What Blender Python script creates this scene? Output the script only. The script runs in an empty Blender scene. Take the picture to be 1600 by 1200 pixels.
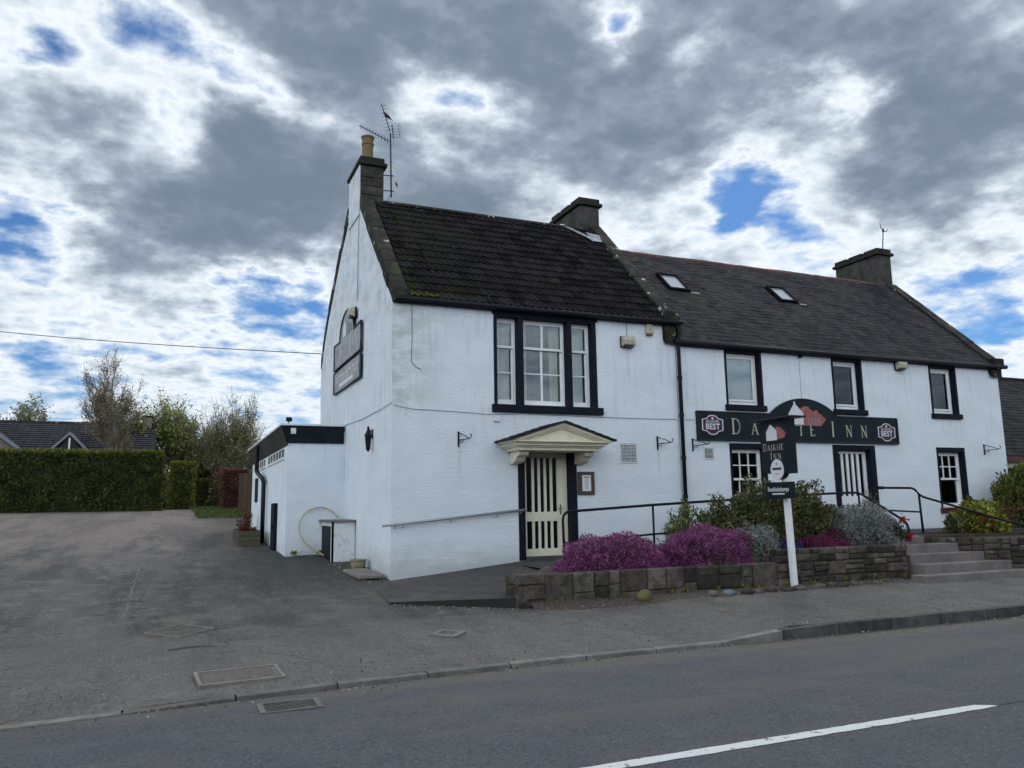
import bpy, bmesh, math, random
import numpy as np
from mathutils import Vector, Matrix, Euler
random.seed(7); RNG = np.random.default_rng(7)
SC = bpy.context.scene
COL = SC.collection
R = math.radians

# ---------------------------------------------------------------- camera
cam_data = bpy.data.cameras.new('camera')
cam = bpy.data.objects.new('camera', cam_data); COL.objects.link(cam)
cam_data.sensor_width = 36; cam_data.lens = 27.9; cam_data.clip_end = 3000; cam_data.clip_start = .05
CR = Vector((0.92024543, -0.39103268, -0.01554955))
CU = Vector((-0.04556884, -0.14653478, 0.98815537))
CF = Vector((0.38867959, 0.90863689, 0.15266687))
m = Matrix.Identity(4)
for i in range(3):
    m[i][0] = CR[i]; m[i][1] = CU[i]; m[i][2] = -CF[i]
m.translation = Vector((-3.612, -14.0, 1.25))
cam.matrix_world = m
SC.camera = cam

# ---------------------------------------------------------------- world: blue sky behind broken cloud
SUN_EL, SUN_AZ = 47.0, 40.0            # azimuth from +Y towards +X
w = bpy.data.worlds.new('World'); SC.world = w; w.use_nodes = True
N = w.node_tree.nodes; L = w.node_tree.links
for n in list(N): N.remove(n)
out = N.new('ShaderNodeOutputWorld'); bg = N.new('ShaderNodeBackground'); L.new(bg.outputs[0], out.inputs[0])
bg.inputs[1].default_value = 0.1
sky = N.new('ShaderNodeTexSky'); sky.sky_type = 'NISHITA'; sky.sun_disc = False
sky.sun_elevation = R(SUN_EL); sky.sun_rotation = R(SUN_AZ); sky.altitude = 50; sky.ozone_density = 2.5; sky.air_density = 1.0; sky.dust_density = .4
tc = N.new('ShaderNodeTexCoord')
def nn(t, **k):
    x = N.new(t)
    for a, b in k.items(): setattr(x, a, b)
    return x
def wm(op, a, b=None, c=None, clamp=False):
    x = nn('ShaderNodeMath', operation=op); x.use_clamp = clamp
    for i, v in enumerate((a, b, c)):
        if v is None: continue
        if isinstance(v, (int, float)): x.inputs[i].default_value = v
        else: L.new(v, x.inputs[i])
    return x.outputs[0]
def noise(vec, scale, detail=8, rough=.55, dist=0, lac=2.0):
    x = nn('ShaderNodeTexNoise'); x.inputs['Scale'].default_value = scale; x.inputs['Detail'].default_value = detail
    x.inputs['Roughness'].default_value = rough; x.inputs['Distortion'].default_value = dist; x.inputs['Lacunarity'].default_value = lac
    L.new(vec, x.inputs['Vector']); return x
sep = nn('ShaderNodeSeparateXYZ'); L.new(tc.outputs['Generated'], sep.inputs[0])
zz = wm('MAXIMUM', sep.outputs[2], 0.0)
den = wm('ADD', zz, .24)
px_ = wm('DIVIDE', sep.outputs[0], den); py_ = wm('DIVIDE', sep.outputs[1], den)
cmb = nn('ShaderNodeCombineXYZ'); L.new(px_, cmb.inputs[0]); L.new(py_, cmb.inputs[1])
# warped direction, so that the large masses have irregular outlines
wn = noise(cmb.outputs[0], 6.0, 5, .58)
sub = nn('ShaderNodeVectorMath', operation='SUBTRACT'); L.new(wn.outputs['Color'], sub.inputs[0]); sub.inputs[1].default_value = (.5, .5, .5)
scl = nn('ShaderNodeVectorMath', operation='SCALE'); L.new(sub.outputs[0], scl.inputs[0]); scl.inputs['Scale'].default_value = .14
addv = nn('ShaderNodeVectorMath', operation='ADD'); L.new(tc.outputs['Generated'], addv.inputs[0]); L.new(scl.outputs[0], addv.inputs[1])
addn = nn('ShaderNodeVectorMath', operation='NORMALIZE'); L.new(addv.outputs[0], addn.inputs[0])
n1 = noise(cmb.outputs[0], 3.8, 5, .45, 0)
n2 = noise(cmb.outputs[0], 10.0, 6, .55, 0)
cov = wm('MULTIPLY_ADD', n1.outputs[0], .60, wm('MULTIPLY_ADD', n2.outputs[0], .64, -.14))
# large cloud masses and gaps: direction, tightness, amount
BUMPS = [
 ((-.056,.855,.516),1100,-0.26),((.005,.872,.49),1200,-0.33),((.055,.874,.482),1200,-0.34),((.100,.880,.464),1000,-0.34),((-.147,.94,.308),600,-0.42),
 ((-.135,.865,.475),1610,-0.31),((.31,.827,.468),900,-0.46),((.24,.84,.475),920,-0.22),((.432,.715,.549),1900,-0.52),((.663,.6,.447),1700,-0.50),
 ((.597,.715,.363),1300,-0.28),((.62,.70,.37),900,-0.16),((.794,.569,.212),600,-0.26),((.104,.962,.252),1000,-0.22),((.05,.966,.258),1035,-0.22),((-.121,.981,.154),460,-0.25),
 ((.156,.957,.244),805,-0.25),((-.017,.902,.431),1035,-0.27),((.86,.47,.25),200,-0.15),((.046,.975,.21),400,-0.16),((.13,.985,.12),200,-0.12),
 ((.53,.685,.50),2875,-0.25),((.25,.85,.45),500,-0.22),((.41,.82,.385),500,-0.24),((.52,.76,.36),700,-0.18),((.16,.90,.44),700,-0.18),((-.05,.885,.45),260,-0.20),((.1,.955,.30),300,-0.10),
 ((.64,.68,.36),300,-0.16),((.70,.66,.28),200,-0.12),((.60,.67,.42),600,-0.12),
 ((.005,.928,.373),90,0.25),((-.104,.916,.388),130,0.12),((.112,.93,.351),110,0.20),((.291,.868,.402),160,0.18),
 ((.199,.82,.537),110,0.33),((.05,.84,.54),160,0.18),((.372,.76,.534),150,0.22),((.56,.64,.53),110,0.33),((.68,.63,.37),160,0.15),
 ((.76,.54,.36),130,0.20),((.48,.775,.42),150,0.22),((.73,.52,.44),130,0.22),((.22,.93,.29),100,0.06),
 ((.08,.90,.41),300,.16),((.30,.88,.36),200,.12),((.46,.72,.52),300,.10),
 ((-.2,.6,.75),8,0.07),((.4,-.6,.6),5,0.05)]
for d, k, a in BUMPS:
    dp = nn('ShaderNodeVectorMath', operation='DOT_PRODUCT'); L.new(addn.outputs[0], dp.inputs[0])
    v = Vector(d).normalized(); dp.inputs[1].default_value = v
    e = wm('EXPONENT', wm('MINIMUM', wm('MULTIPLY_ADD', dp.outputs['Value'], k, -k), 0.0))
    cov = wm('MULTIPLY_ADD', e, a, cov)
# ragged wisps of white at the edges
n3 = noise(cmb.outputs[0], 26.0, 5, .55, 0)
shade = wm('ADD', cov, wm('MULTIPLY_ADD', n3.outputs[0], .26, -.13))
ramp = nn('ShaderNodeValToRGB'); L.new(shade, ramp.inputs[0]); cr = ramp.color_ramp
def setramp(cr, pts):
    while len(cr.elements) > 1: cr.elements.remove(cr.elements[-1])
    cr.elements[0].position = pts[0][0]; cr.elements[0].color = (*pts[0][1], 1)
    for p, c in pts[1:]:
        e = cr.elements.new(p); e.color = (*c, 1)
setramp(cr, [(0, (.55,.66,.78)), (.30, (.58,.67,.77)), (.41, (.74,.79,.84)), (.50, (.58,.65,.72)), (.60, (.39,.455,.53)), (.70, (.255,.31,.38)), (.86, (.175,.22,.28)), (1, (.15,.195,.25))])
al = nn('ShaderNodeMapRange'); al.interpolation_type = 'SMOOTHSTEP'; L.new(cov, al.inputs[0])
al.inputs[1].default_value = .17; al.inputs[2].default_value = .42
# sunlit clouds behind the camera, brightened as unseen fill for the facade
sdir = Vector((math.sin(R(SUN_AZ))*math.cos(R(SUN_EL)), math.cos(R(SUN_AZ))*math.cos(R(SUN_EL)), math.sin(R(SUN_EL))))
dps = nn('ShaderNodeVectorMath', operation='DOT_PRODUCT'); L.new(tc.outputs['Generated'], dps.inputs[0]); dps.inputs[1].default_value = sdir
sky_fill = nn('ShaderNodeMapRange'); L.new(dps.outputs['Value'], sky_fill.inputs[0])
sky_fill.inputs[1].default_value = .25; sky_fill.inputs[2].default_value = -.7; sky_fill.inputs[3].default_value = 1.0; sky_fill.inputs[4].default_value = 3.0
sky_fill.interpolation_type = 'SMOOTHSTEP'
cs = nn('ShaderNodeVectorMath', operation='SCALE'); L.new(ramp.outputs[0], cs.inputs[0]); L.new(wm('MULTIPLY', sky_fill.outputs[0], 10.0), cs.inputs['Scale'])
skys = nn('ShaderNodeVectorMath', operation='MULTIPLY'); L.new(sky.outputs[0], skys.inputs[0]); skys.inputs[1].default_value = (.30, .50, .72)
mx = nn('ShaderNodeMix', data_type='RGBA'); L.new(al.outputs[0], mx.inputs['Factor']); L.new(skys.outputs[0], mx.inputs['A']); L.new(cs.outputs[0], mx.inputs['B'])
# pale haze close to the horizon
hz = nn('ShaderNodeMapRange'); L.new(sep.outputs[2], hz.inputs[0]); hz.inputs[1].default_value = .16; hz.inputs[2].default_value = 0.0; hz.inputs[3].default_value = 0; hz.inputs[4].default_value = .55
mh = nn('ShaderNodeMix', data_type='RGBA'); L.new(hz.outputs[0], mh.inputs['Factor']); L.new(mx.outputs['Result'], mh.inputs['A']); mh.inputs['B'].default_value = (4.3, 5.3, 6.4, 1)
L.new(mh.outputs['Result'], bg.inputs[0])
try: w.cycles.sampling_method = 'MANUAL'; w.cycles.sample_map_resolution = 512
except Exception: pass

# ---------------------------------------------------------------- sun behind cloud
sd = bpy.data.lights.new('sun', 'SUN'); sd.energy = .7; sd.angle = R(14); sd.color = (1, .97, .93)
so = bpy.data.objects.new('sun', sd); COL.objects.link(so)
so.rotation_euler = (-sdir).to_track_quat('-Z', 'Y').to_euler(); so.location = (0, 0, 30)

vs = SC.view_settings; vs.view_transform = 'Standard'; vs.look = 'None'; vs.exposure = 0.32; vs.gamma = 1; vs.use_curve_mapping = False

# ================================================================ helpers
ORIG = {}
class B:
    def __init__(s): s.v = []; s.f = []
    def add(s, vs, fs):
        o = len(s.v); s.v += [tuple(p) for p in vs]; s.f += [tuple(i+o for i in f) for f in fs]; return s
    def box(s, x0, x1, y0, y1, z0, z1):
        return s.add([(x0,y0,z0),(x1,y0,z0),(x1,y1,z0),(x0,y1,z0),(x0,y0,z1),(x1,y0,z1),(x1,y1,z1),(x0,y1,z1)],
                     [(0,3,2,1),(4,5,6,7),(0,1,5,4),(1,2,6,5),(2,3,7,6),(3,0,4,7)])
    def obox(s, c, size, rot):   # oriented box
        h = [k/2 for k in size]; M_ = rot if isinstance(rot, Matrix) else Euler(rot).to_matrix()
        vs = [Vector(c)+M_@Vector((sx*h[0], sy*h[1], sz*h[2])) for sz in (-1,1) for sx,sy in ((-1,-1),(1,-1),(1,1),(-1,1))]
        return s.add(vs, [(0,3,2,1),(4,5,6,7),(0,1,5,4),(1,2,6,5),(2,3,7,6),(3,0,4,7)])
    def prism(s, poly, ax, a, b):   # poly in the two remaining axes, extruded along ax from a to b
        def P(p, t):
            if ax == 'x': return (t, p[0], p[1])
            if ax == 'y': return (p[0], t, p[1])
            return (p[0], p[1], t)
        n = len(poly)
        vs = [P(p, a) for p in poly]+[P(p, b) for p in poly]
        fs = [tuple(range(n)), tuple(range(2*n-1, n-1, -1))]+[(i, (i+1)%n, n+(i+1)%n, n+i) for i in range(n)]
        return s.add(vs, fs)
    def tube(s, pts, r, n=8, cap=True):
        pts = [Vector(p) for p in pts]; rs = r if isinstance(r, (list, tuple)) else [r]*len(pts)
        ref = Vector((0, 0, 1)); base = len(s.v); prev = None
        for i, p in enumerate(pts):
            if i == 0: t = pts[1]-p
            elif i == len(pts)-1: t = p-pts[i-1]
            else: t = (pts[i+1]-p).normalized()+(p-pts[i-1]).normalized()
            if t.length < 1e-9: t = Vector((0, 0, 1))
            t.normalize()
            if prev is None:
                a = t.cross(ref)
                if a.length < .05: a = t.cross(Vector((1, 0, 0)))
            else: a = prev-t*prev.dot(t)
            a.normalize(); prev = a; b = t.cross(a)
            for k in range(n):
                q = 2*math.pi*k/n; s.v.append(tuple(p+(a*math.cos(q)+b*math.sin(q))*rs[i]))
        for i in range(len(pts)-1):
            for k in range(n):
                s.f.append((base+i*n+k, base+i*n+(k+1)%n, base+(i+1)*n+(k+1)%n, base+(i+1)*n+k))
        if cap:
            s.f.append(tuple(base+k for k in range(n-1, -1, -1))); e = base+(len(pts)-1)*n; s.f.append(tuple(e+k for k in range(n)))
        return s
    def lathe(s, c, prof, n=20):   # prof: (r, z)
        base = len(s.v); c = Vector(c)
        for r, z in prof:
            for k in range(n):
                q = 2*math.pi*k/n; s.v.append((c.x+r*math.cos(q), c.y+r*math.sin(q), c.z+z))
        for i in range(len(prof)-1):
            for k in range(n):
                s.f.append((base+i*n+k, base+i*n+(k+1)%n, base+(i+1)*n+(k+1)%n, base+(i+1)*n+k))
        s.f.append(tuple(base+k for k in range(n-1, -1, -1))); e = base+(len(prof)-1)*n; s.f.append(tuple(e+k for k in range(n)))
        return s
    def poly(s, pts): return s.add(pts, [tuple(range(len(pts)))])
def thing(name, label, cat, loc=(0, 0, 0), group=None):
    o = bpy.data.objects.new(name, None); COL.objects.link(o); o.location = loc; o.empty_display_size = .2
    o['label'] = label; o['category'] = cat
    if group: o['group'] = group
    ORIG[o.name] = Vector(loc); return o
def mk(b, name, mat, parent=None, loc=None, smooth=False, bev=0, recalc=True, label=None, cat=None, group=None, kind=None, seg=1):
    org = ORIG[parent.name] if parent is not None else Vector(loc or (0, 0, 0))
    me = bpy.data.meshes.new(name)
    me.from_pydata([(x-org.x, y-org.y, z-org.z) for x, y, z in b.v], [], b.f)
    if recalc:
        bm = bmesh.new(); bm.from_mesh(me); bmesh.ops.recalc_face_normals(bm, faces=bm.faces); bm.to_mesh(me); bm.free()
    me.validate()
    me.materials.append(mat)
    if smooth: me.polygons.foreach_set('use_smooth', [True]*len(me.polygons))
    o = bpy.data.objects.new(name, me); COL.objects.link(o)
    if parent is not None: o.parent = parent
    else: o.location = org
    ORIG[o.name] = org
    if bev:
        md = o.modifiers.new('bevel', 'BEVEL'); md.width = bev; md.segments = seg; md.limit_method = 'ANGLE'; md.angle_limit = R(35)
    if label: o['label'] = label
    if cat: o['category'] = cat
    if group: o['group'] = group
    if kind: o['kind'] = kind
    return o
def inst(me, name, parent, mat4, kind=None):   # piece sharing mesh data
    o = bpy.data.objects.new(name, me); COL.objects.link(o); o.parent = parent; o.matrix_local = mat4
    if kind: o['kind'] = kind
    return o
def npmesh(name, verts, faces4, mat, smooth=False):
    me = bpy.data.meshes.new(name); nv = len(verts); k = faces4.shape[1]; nf = len(faces4)
    me.vertices.add(nv); me.vertices.foreach_set('co', verts.astype('f').ravel())
    me.loops.add(nf*k); me.loops.foreach_set('vertex_index', faces4.astype('i').ravel())
    me.polygons.add(nf); me.polygons.foreach_set('loop_start', np.arange(0, nf*k, k, dtype='i')); me.polygons.foreach_set('loop_total', np.full(nf, k, dtype='i'))
    me.update(calc_edges=True); me.materials.append(mat)
    if smooth: me.polygons.foreach_set('use_smooth', [True]*nf)
    return me
def npobj(name, me, parent=None, loc=(0,0,0), kind=None, label=None, cat=None, group=None):
    o = bpy.data.objects.new(name, me); COL.objects.link(o)
    if parent is not None: o.parent = parent; ORIG[o.name] = ORIG[parent.name]
    else: o.location = loc; ORIG[o.name] = Vector(loc)
    if kind: o['kind'] = kind
    if label: o['label'] = label
    if cat: o['category'] = cat
    if group: o['group'] = group
    return o
def leafmesh(name, P, size, mat, aspect=.45, dirs=None, jit=.6, sizevar=.5):
    """one small diamond leaf per point; dirs = preferred long axis"""
    n = len(P); a = RNG.normal(size=(n, 3))
    if dirs is not None: a = dirs/np.maximum(np.linalg.norm(dirs, axis=1, keepdims=True), 1e-6)+a*jit*.6
    a /= np.linalg.norm(a, axis=1, keepdims=True)
    b = np.cross(a, RNG.normal(size=(n, 3))); b /= np.maximum(np.linalg.norm(b, axis=1, keepdims=True), 1e-6)
    s = size*(1+RNG.uniform(-sizevar, sizevar, (n, 1)))
    V = np.stack([P-a*s*.5, P+b*s*aspect*.5, P+a*s*.5, P-b*s*aspect*.5], 1).reshape(-1, 3)
    F = np.arange(n*4).reshape(-1, 4)
    return npmesh(name, V, F, mat)

# ================================================================ materials
def mat(name, c, rough=.8, c2=None, nscale=3, ndetail=6, bump=0, bscale=40, bdetail=4, rnd=0, isl=0, metal=0, spec=.3, extra=None, contrast=(.35, .65), stretch=None, bdist=.01):
    M = bpy.data.materials.new(name); M.use_nodes = True; t = M.node_tree; n = t.nodes; l = t.links
    p = n['Principled BSDF']; p.inputs['Roughness'].default_value = rough; p.inputs['Metallic'].default_value = metal
    p.inputs['Specular IOR Level'].default_value = spec
    geo = n.new('ShaderNodeNewGeometry'); pos = geo.outputs['Position']
    if stretch:
        vm = n.new('ShaderNodeVectorMath'); vm.operation = 'MULTIPLY'; l.new(pos, vm.inputs[0]); vm.inputs[1].default_value = stretch; pos = vm.outputs[0]
    rgb = n.new('ShaderNodeRGB'); rgb.outputs[0].default_value = (*c, 1); col = rgb.outputs[0]
    H = dict(n=n, l=l, pos=pos, geo=geo, p=p)
    def noisef(scale, detail=6, rough_=.6, vec=None):
        x = n.new('ShaderNodeTexNoise'); x.inputs['Scale'].default_value = scale; x.inputs['Detail'].default_value = detail; x.inputs['Roughness'].default_value = rough_
        l.new(vec or pos, x.inputs['Vector']); return x.outputs[0]
    def mapr(v, a, b, c_=0, d=1):
        x = n.new('ShaderNodeMapRange'); x.interpolation_type = 'SMOOTHSTEP'; l.new(v, x.inputs[0])
        for i, k in enumerate((a, b, c_, d)): x.inputs[i+1].default_value = k
        return x.outputs[0]
    def mix(f, a, b, mode='MIX'):
        x = n.new('ShaderNodeMix'); x.data_type = 'RGBA'; x.blend_type = mode
        for key, v in (('Factor', f), ('A', a), ('B', b)):
            if isinstance(v, (int, float)): x.inputs[key].default_value = v
            elif isinstance(v, tuple): x.inputs[key].default_value = (*v, 1)
            else: l.new(v, x.inputs[key])
        return x.outputs['Result']
    def math_(op, a, b=0, clamp=False):
        x = n.new('ShaderNodeMath'); x.operation = op; x.use_clamp = clamp
        for i, v in enumerate((a, b)):
            if isinstance(v, (int, float)): x.inputs[i].default_value = v
            else: l.new(v, x.inputs[i])
        return x.outputs[0]
    H.update(noise=noisef, mapr=mapr, mix=mix, math=math_)
    if c2 is not None: col = mix(mapr(noisef(nscale, ndetail), *contrast), col, c2)
    if rnd or isl:
        hs = n.new('ShaderNodeHueSaturation'); l.new(col, hs.inputs['Color'])
        src = n.new('ShaderNodeObjectInfo').outputs['Random'] if rnd else geo.outputs['Random Per Island']
        a = rnd or isl
        l.new(mapr(src, 0, 1, 1-a, 1+a), hs.inputs['Value'])
        l.new(mapr(math_('FRACT', math_('MULTIPLY', src, 7.3)), 0, 1, .5-.02*a*2, .5+.02*a*2), hs.inputs['Hue'])
        col = hs.outputs[0]
    if extra: col = extra(H, col)
    l.new(col, p.inputs['Base Color'])
    if bump:
        bp = n.new('ShaderNodeBump'); bp.inputs['Strength'].default_value = bump; bp.inputs['Distance'].default_value = bdist
        l.new(noisef(bscale, bdetail, .65), bp.inputs['Height']); l.new(bp.outputs[0], p.inputs['Normal'])
    return M
def xyz(H):
    s = H['n'].new('ShaderNodeSeparateXYZ'); H['l'].new(H['geo'].outputs['Position'], s.inputs[0]); return s.outputs

def harl_extra(H, col):
    x, y, z = xyz(H)
    n, mapr, mix, mth = H['noise'], H['mapr'], H['mix'], H['math']
    vm = H['n'].new('ShaderNodeVectorMath'); vm.operation = 'MULTIPLY'; H['l'].new(H['geo'].outputs['Position'], vm.inputs[0]); vm.inputs[1].default_value = (5, 5, .5)
    streak = mapr(n(1.6, 5, .6, vm.outputs[0]), .5, .72)
    hi = mapr(z, 1.0, 4.0)
    gbl = mapr(x, .03, -.0, .30, .60); col = mix(mth('MULTIPLY', mth('MULTIPLY', streak, gbl), hi), col, (.36, .38, .37))
    # grubby splash band near the ground
    low = mapr(mth('ADD', z, mth('MULTIPLY', n(2.5, 5), -.7)), .35, -.3)
    col = mix(mth('MULTIPLY', low, .5), col, (.33, .33, .29))
    # algae-stained patch at the street corner
    a = mapr(x, 1.25, .0); b = mapr(z, 2.7, 3.4); c = mapr(x, -.02, 0.0)
    yk = mapr(y, .05, -.02)
    f = mth('MULTIPLY', mth('MULTIPLY', a, b), mth('MULTIPLY', yk, mapr(n(2.2, 7, .65), .36, .62)))
    col = mix(mth('MULTIPLY', f, .55), col, (.30, .31, .22))
    # chips
    chips = mapr(n(7, 6, .7), .72, .76)
    col = mix(mth('MULTIPLY', chips, .35), col, (.40, .39, .35))
    for bx, bz in ((5.66,2.36),(1.29,2.36)):
        rr = mth('MULTIPLY', mapr(mth('ABSOLUTE', mth('SUBTRACT', x, bx)), .07, .0), mth('MULTIPLY', mapr(z, bz-.75, bz), mapr(z, bz+.02, bz))); col = mix(mth('MULTIPLY', rr, .30), col, (.42,.30,.18))
    gr = mth('MULTIPLY', mapr(z, 4.5, 5.1), mapr(n(2.0, 6, .7), .45, .65)); col = mix(mth('MULTIPLY', gr, .35), col, (.34,.36,.33))
    return col
M = {}
M['harl'] = mat('white_harling', (.72,.77,.825), .95, (.665,.715,.77), 1.3, 6, bump=.62, bscale=14, bdetail=11, extra=harl_extra, bdist=.03, stretch=(.8,.8,1.7))
M['black'] = mat('black_paint', (.005,.007,.014), .6, (.009,.012,.02), 6, bump=.15, bscale=30, spec=.12)
M['blackmetal'] = mat('black_metal_paint', (.006,.007,.012), .5, spec=.2, bump=.08, bscale=60)
M['white'] = mat('white_gloss_paint', (.82,.83,.84), .4, (.75,.76,.77), 5, spec=.5)
M['oldwhite'] = mat('weathered_white_paint', (.66,.68,.70), .6, (.42,.42,.40), 9, contrast=(.5,.75), bump=.2, bscale=50)
M['cream'] = mat('cream_paint', (.74,.70,.54), .5, (.64,.60,.45), 4, spec=.4, bump=.05, bscale=40)
M['creamdoor'] = mat('cream_door_paint', (.74,.71,.56), .45, (.66,.63,.49), 4)
M['beige'] = mat('beige_plastic', (.50,.47,.36), .5, (.36,.34,.26), 12)
M['darkglass'] = mat('dark_glass', (.004,.005,.008), .18, spec=.25)
M['curtain'] = mat('net_curtain', (.70,.65,.50), .9, (.52,.48,.37), 2, stretch=(30,1,.6))
M['blind'] = mat('roller_blind', (.42,.47,.50), .9)
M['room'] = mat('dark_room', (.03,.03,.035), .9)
M['maroon'] = mat('maroon_paint', (.07,.012,.018), .45, (.10,.03,.03), 8)
def moss_extra(H, col):
    x, y, z = xyz(H); n, mapr, mix, mth = H['noise'], H['mapr'], H['mix'], H['math']
    f = mth('MULTIPLY', mapr(x, 2.6, .2), mapr(n(1.6, 6, .65), .42, .62))
    col = mix(mth('MULTIPLY', f, .6), col, (.028,.030,.013))
    g = mth('MULTIPLY', mapr(n(.9, 7, .7), .52, .68), .5)
    col = mix(g, col, (.024,.022,.017))
    e = mth('MULTIPLY', mapr(n(9, 4, .6), .66, .72), .5)
    return mix(e, col, (.16,.16,.13))
M['tile'] = mat('concrete_roof_tile', (.012,.011,.013), .95, (.021,.0185,.021), 3, spec=.02, rnd=.35, bump=.5, bscale=60, extra=moss_extra)
M['tilem'] = mat('concrete_roof_tile_far', (.012,.010,.012), .95, (.022,.018,.02), 3, spec=.02, isl=.25, bump=.5, bscale=60, extra=moss_extra)
def slate_extra(H, col):
    n, mapr, mix, mth = H['noise'], H['mapr'], H['mix'], H['math']
    vm = H['n'].new('ShaderNodeVectorMath'); vm.operation = 'MULTIPLY'; H['l'].new(H['geo'].outputs['Position'], vm.inputs[0]); vm.inputs[1].default_value = (1.4, .5, .5)
    col = mix(mth('MULTIPLY', mapr(n(1.1, 7, .7, vm.outputs[0]), .45, .7), .5), col, (.060,.056,.043))
    return mix(mth('MULTIPLY', mapr(n(14, 3), .7, .74), .6), col, (.22,.22,.20))
M['slate'] = mat('slate', (.021,.022,.027), .88, (.036,.035,.037), 5, rnd=.28, bump=.3, bscale=40, extra=slate_extra, spec=.1)
M['slatem'] = mat('slate_far', (.021,.022,.027), .88, (.036,.035,.037), 5, isl=.28, bump=.3, bscale=40, extra=slate_extra, spec=.1)
def lichen(H, col):
    n, mapr, mix, mth = H['noise'], H['mapr'], H['mix'], H['math']
    col = mix(mth('MULTIPLY', mapr(n(2.4, 6, .7), .52, .66), .5), col, (.07,.065,.025))
    return mix(mth('MULTIPLY', mapr(n(4, 5, .65), .62, .64), .8), col, (.42,.43,.40))
M['coping'] = mat('coping_stone', (.012,.0115,.011), .95, (.028,.026,.022), 4, rnd=.3, bump=.8, bscale=25, bdetail=6, extra=lichen)
def chimx(H, col):
    n, mapr, mix, mth = H['noise'], H['mapr'], H['mix'], H['math']
    return mix(mth('MULTIPLY', mapr(n(3.2, 6, .7), .5, .66), .5), col, (.045,.05,.026))
M['chimstone'] = mat('chimney_stone', (.032,.03,.027), .95, (.065,.06,.052), 5, rnd=.25, bump=.8, bscale=25, bdetail=6, extra=chimx)
M['render_grey'] = mat('grey_render', (.034,.034,.032), .95, (.072,.07,.064), 3, bump=.7, bscale=18, bdetail=6, extra=chimx)
M['capstone'] = mat('cap_stone', (.016,.016,.014), .95, (.03,.029,.024), 5, bump=.9, bscale=20, bdetail=6, extra=chimx)
M['terracotta'] = mat('buff_clay', (.17,.125,.065), .8, (.18,.13,.07), 6, bump=.2)
M['redridge'] = mat('red_ridge_tile', (.16,.055,.04), .85, (.07,.04,.035), 5, rnd=.2, bump=.3)
M['lead'] = mat('lead_flashing', (.30,.33,.37), .5, (.20,.22,.25), 8, metal=.2)
M['mortar'] = mat('mortar', (.04,.036,.03), .95, (.025,.023,.02), 8, bump=.8, bscale=40)
def wallst(H, col):
    n, mapr, mix, mth = H['noise'], H['mapr'], H['mix'], H['math']
    col = mix(mth('MULTIPLY', mapr(n(1.3, 5, .6), .46, .62), .6), col, (.026,.024,.019))
    col = mix(mth('MULTIPLY', mapr(n(3.1, 5, .7), .56, .68), .6), col, (.04,.043,.028))
    return mix(mth('MULTIPLY', mapr(n(8, 6, .7), .63, .69), .45), col, (.34,.33,.29))
M['stone'] = mat('sandstone', (.060,.052,.042), .95, (.115,.10,.082), 7, rnd=.55, bump=1, bscale=16, bdetail=9, extra=wallst, bdist=.05)
M['rock'] = mat('cobble', (.05,.046,.04), .95, (.11,.10,.085), 9, rnd=.5, bump=.6, bscale=20)
def asph(H, col):
    x, y, z = xyz(H); n, mapr, mix, mth = H['noise'], H['mapr'], H['mix'], H['math']
    sp = mapr(n(32, 5, .95), .54, .62); col = mix(mth('MULTIPLY', sp, .7), col, (.19,.195,.20))
    sp = mapr(n(26, 5, .95), .47, .39); col = mix(mth('MULTIPLY', sp, .75), col, (.012,.013,.018))
    sp = mapr(n(11, 5, .8), .66, .70); col = mix(mth('MULTIPLY', sp, .5), col, (.16,.155,.14))
    # worn brownish gutter and faint wheel bands along the road
    g = mapr(mth('ADD', y, mth('MULTIPLY', n(5, 7, .7), .6)), -6.45, -6.05); col = mix(mth('MULTIPLY', g, .6), col, (.115,.105,.088))
    vm = H['n'].new('ShaderNodeVectorMath'); vm.operation = 'MULTIPLY'; H['l'].new(H['geo'].outputs['Position'], vm.inputs[0]); vm.inputs[1].default_value = (.28, 1.5, 1)
    col = mix(mth('MULTIPLY', mapr(n(1.1, 5, .65, vm.outputs[0]), .48, .68), .45), col, (.105,.10,.088))
    return col
M['road'] = mat('road_asphalt', (.062,.066,.077), .85, (.077,.080,.088), 2.2, bump=.6, bscale=95, bdetail=3, extra=asph, bdist=.006)
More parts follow.
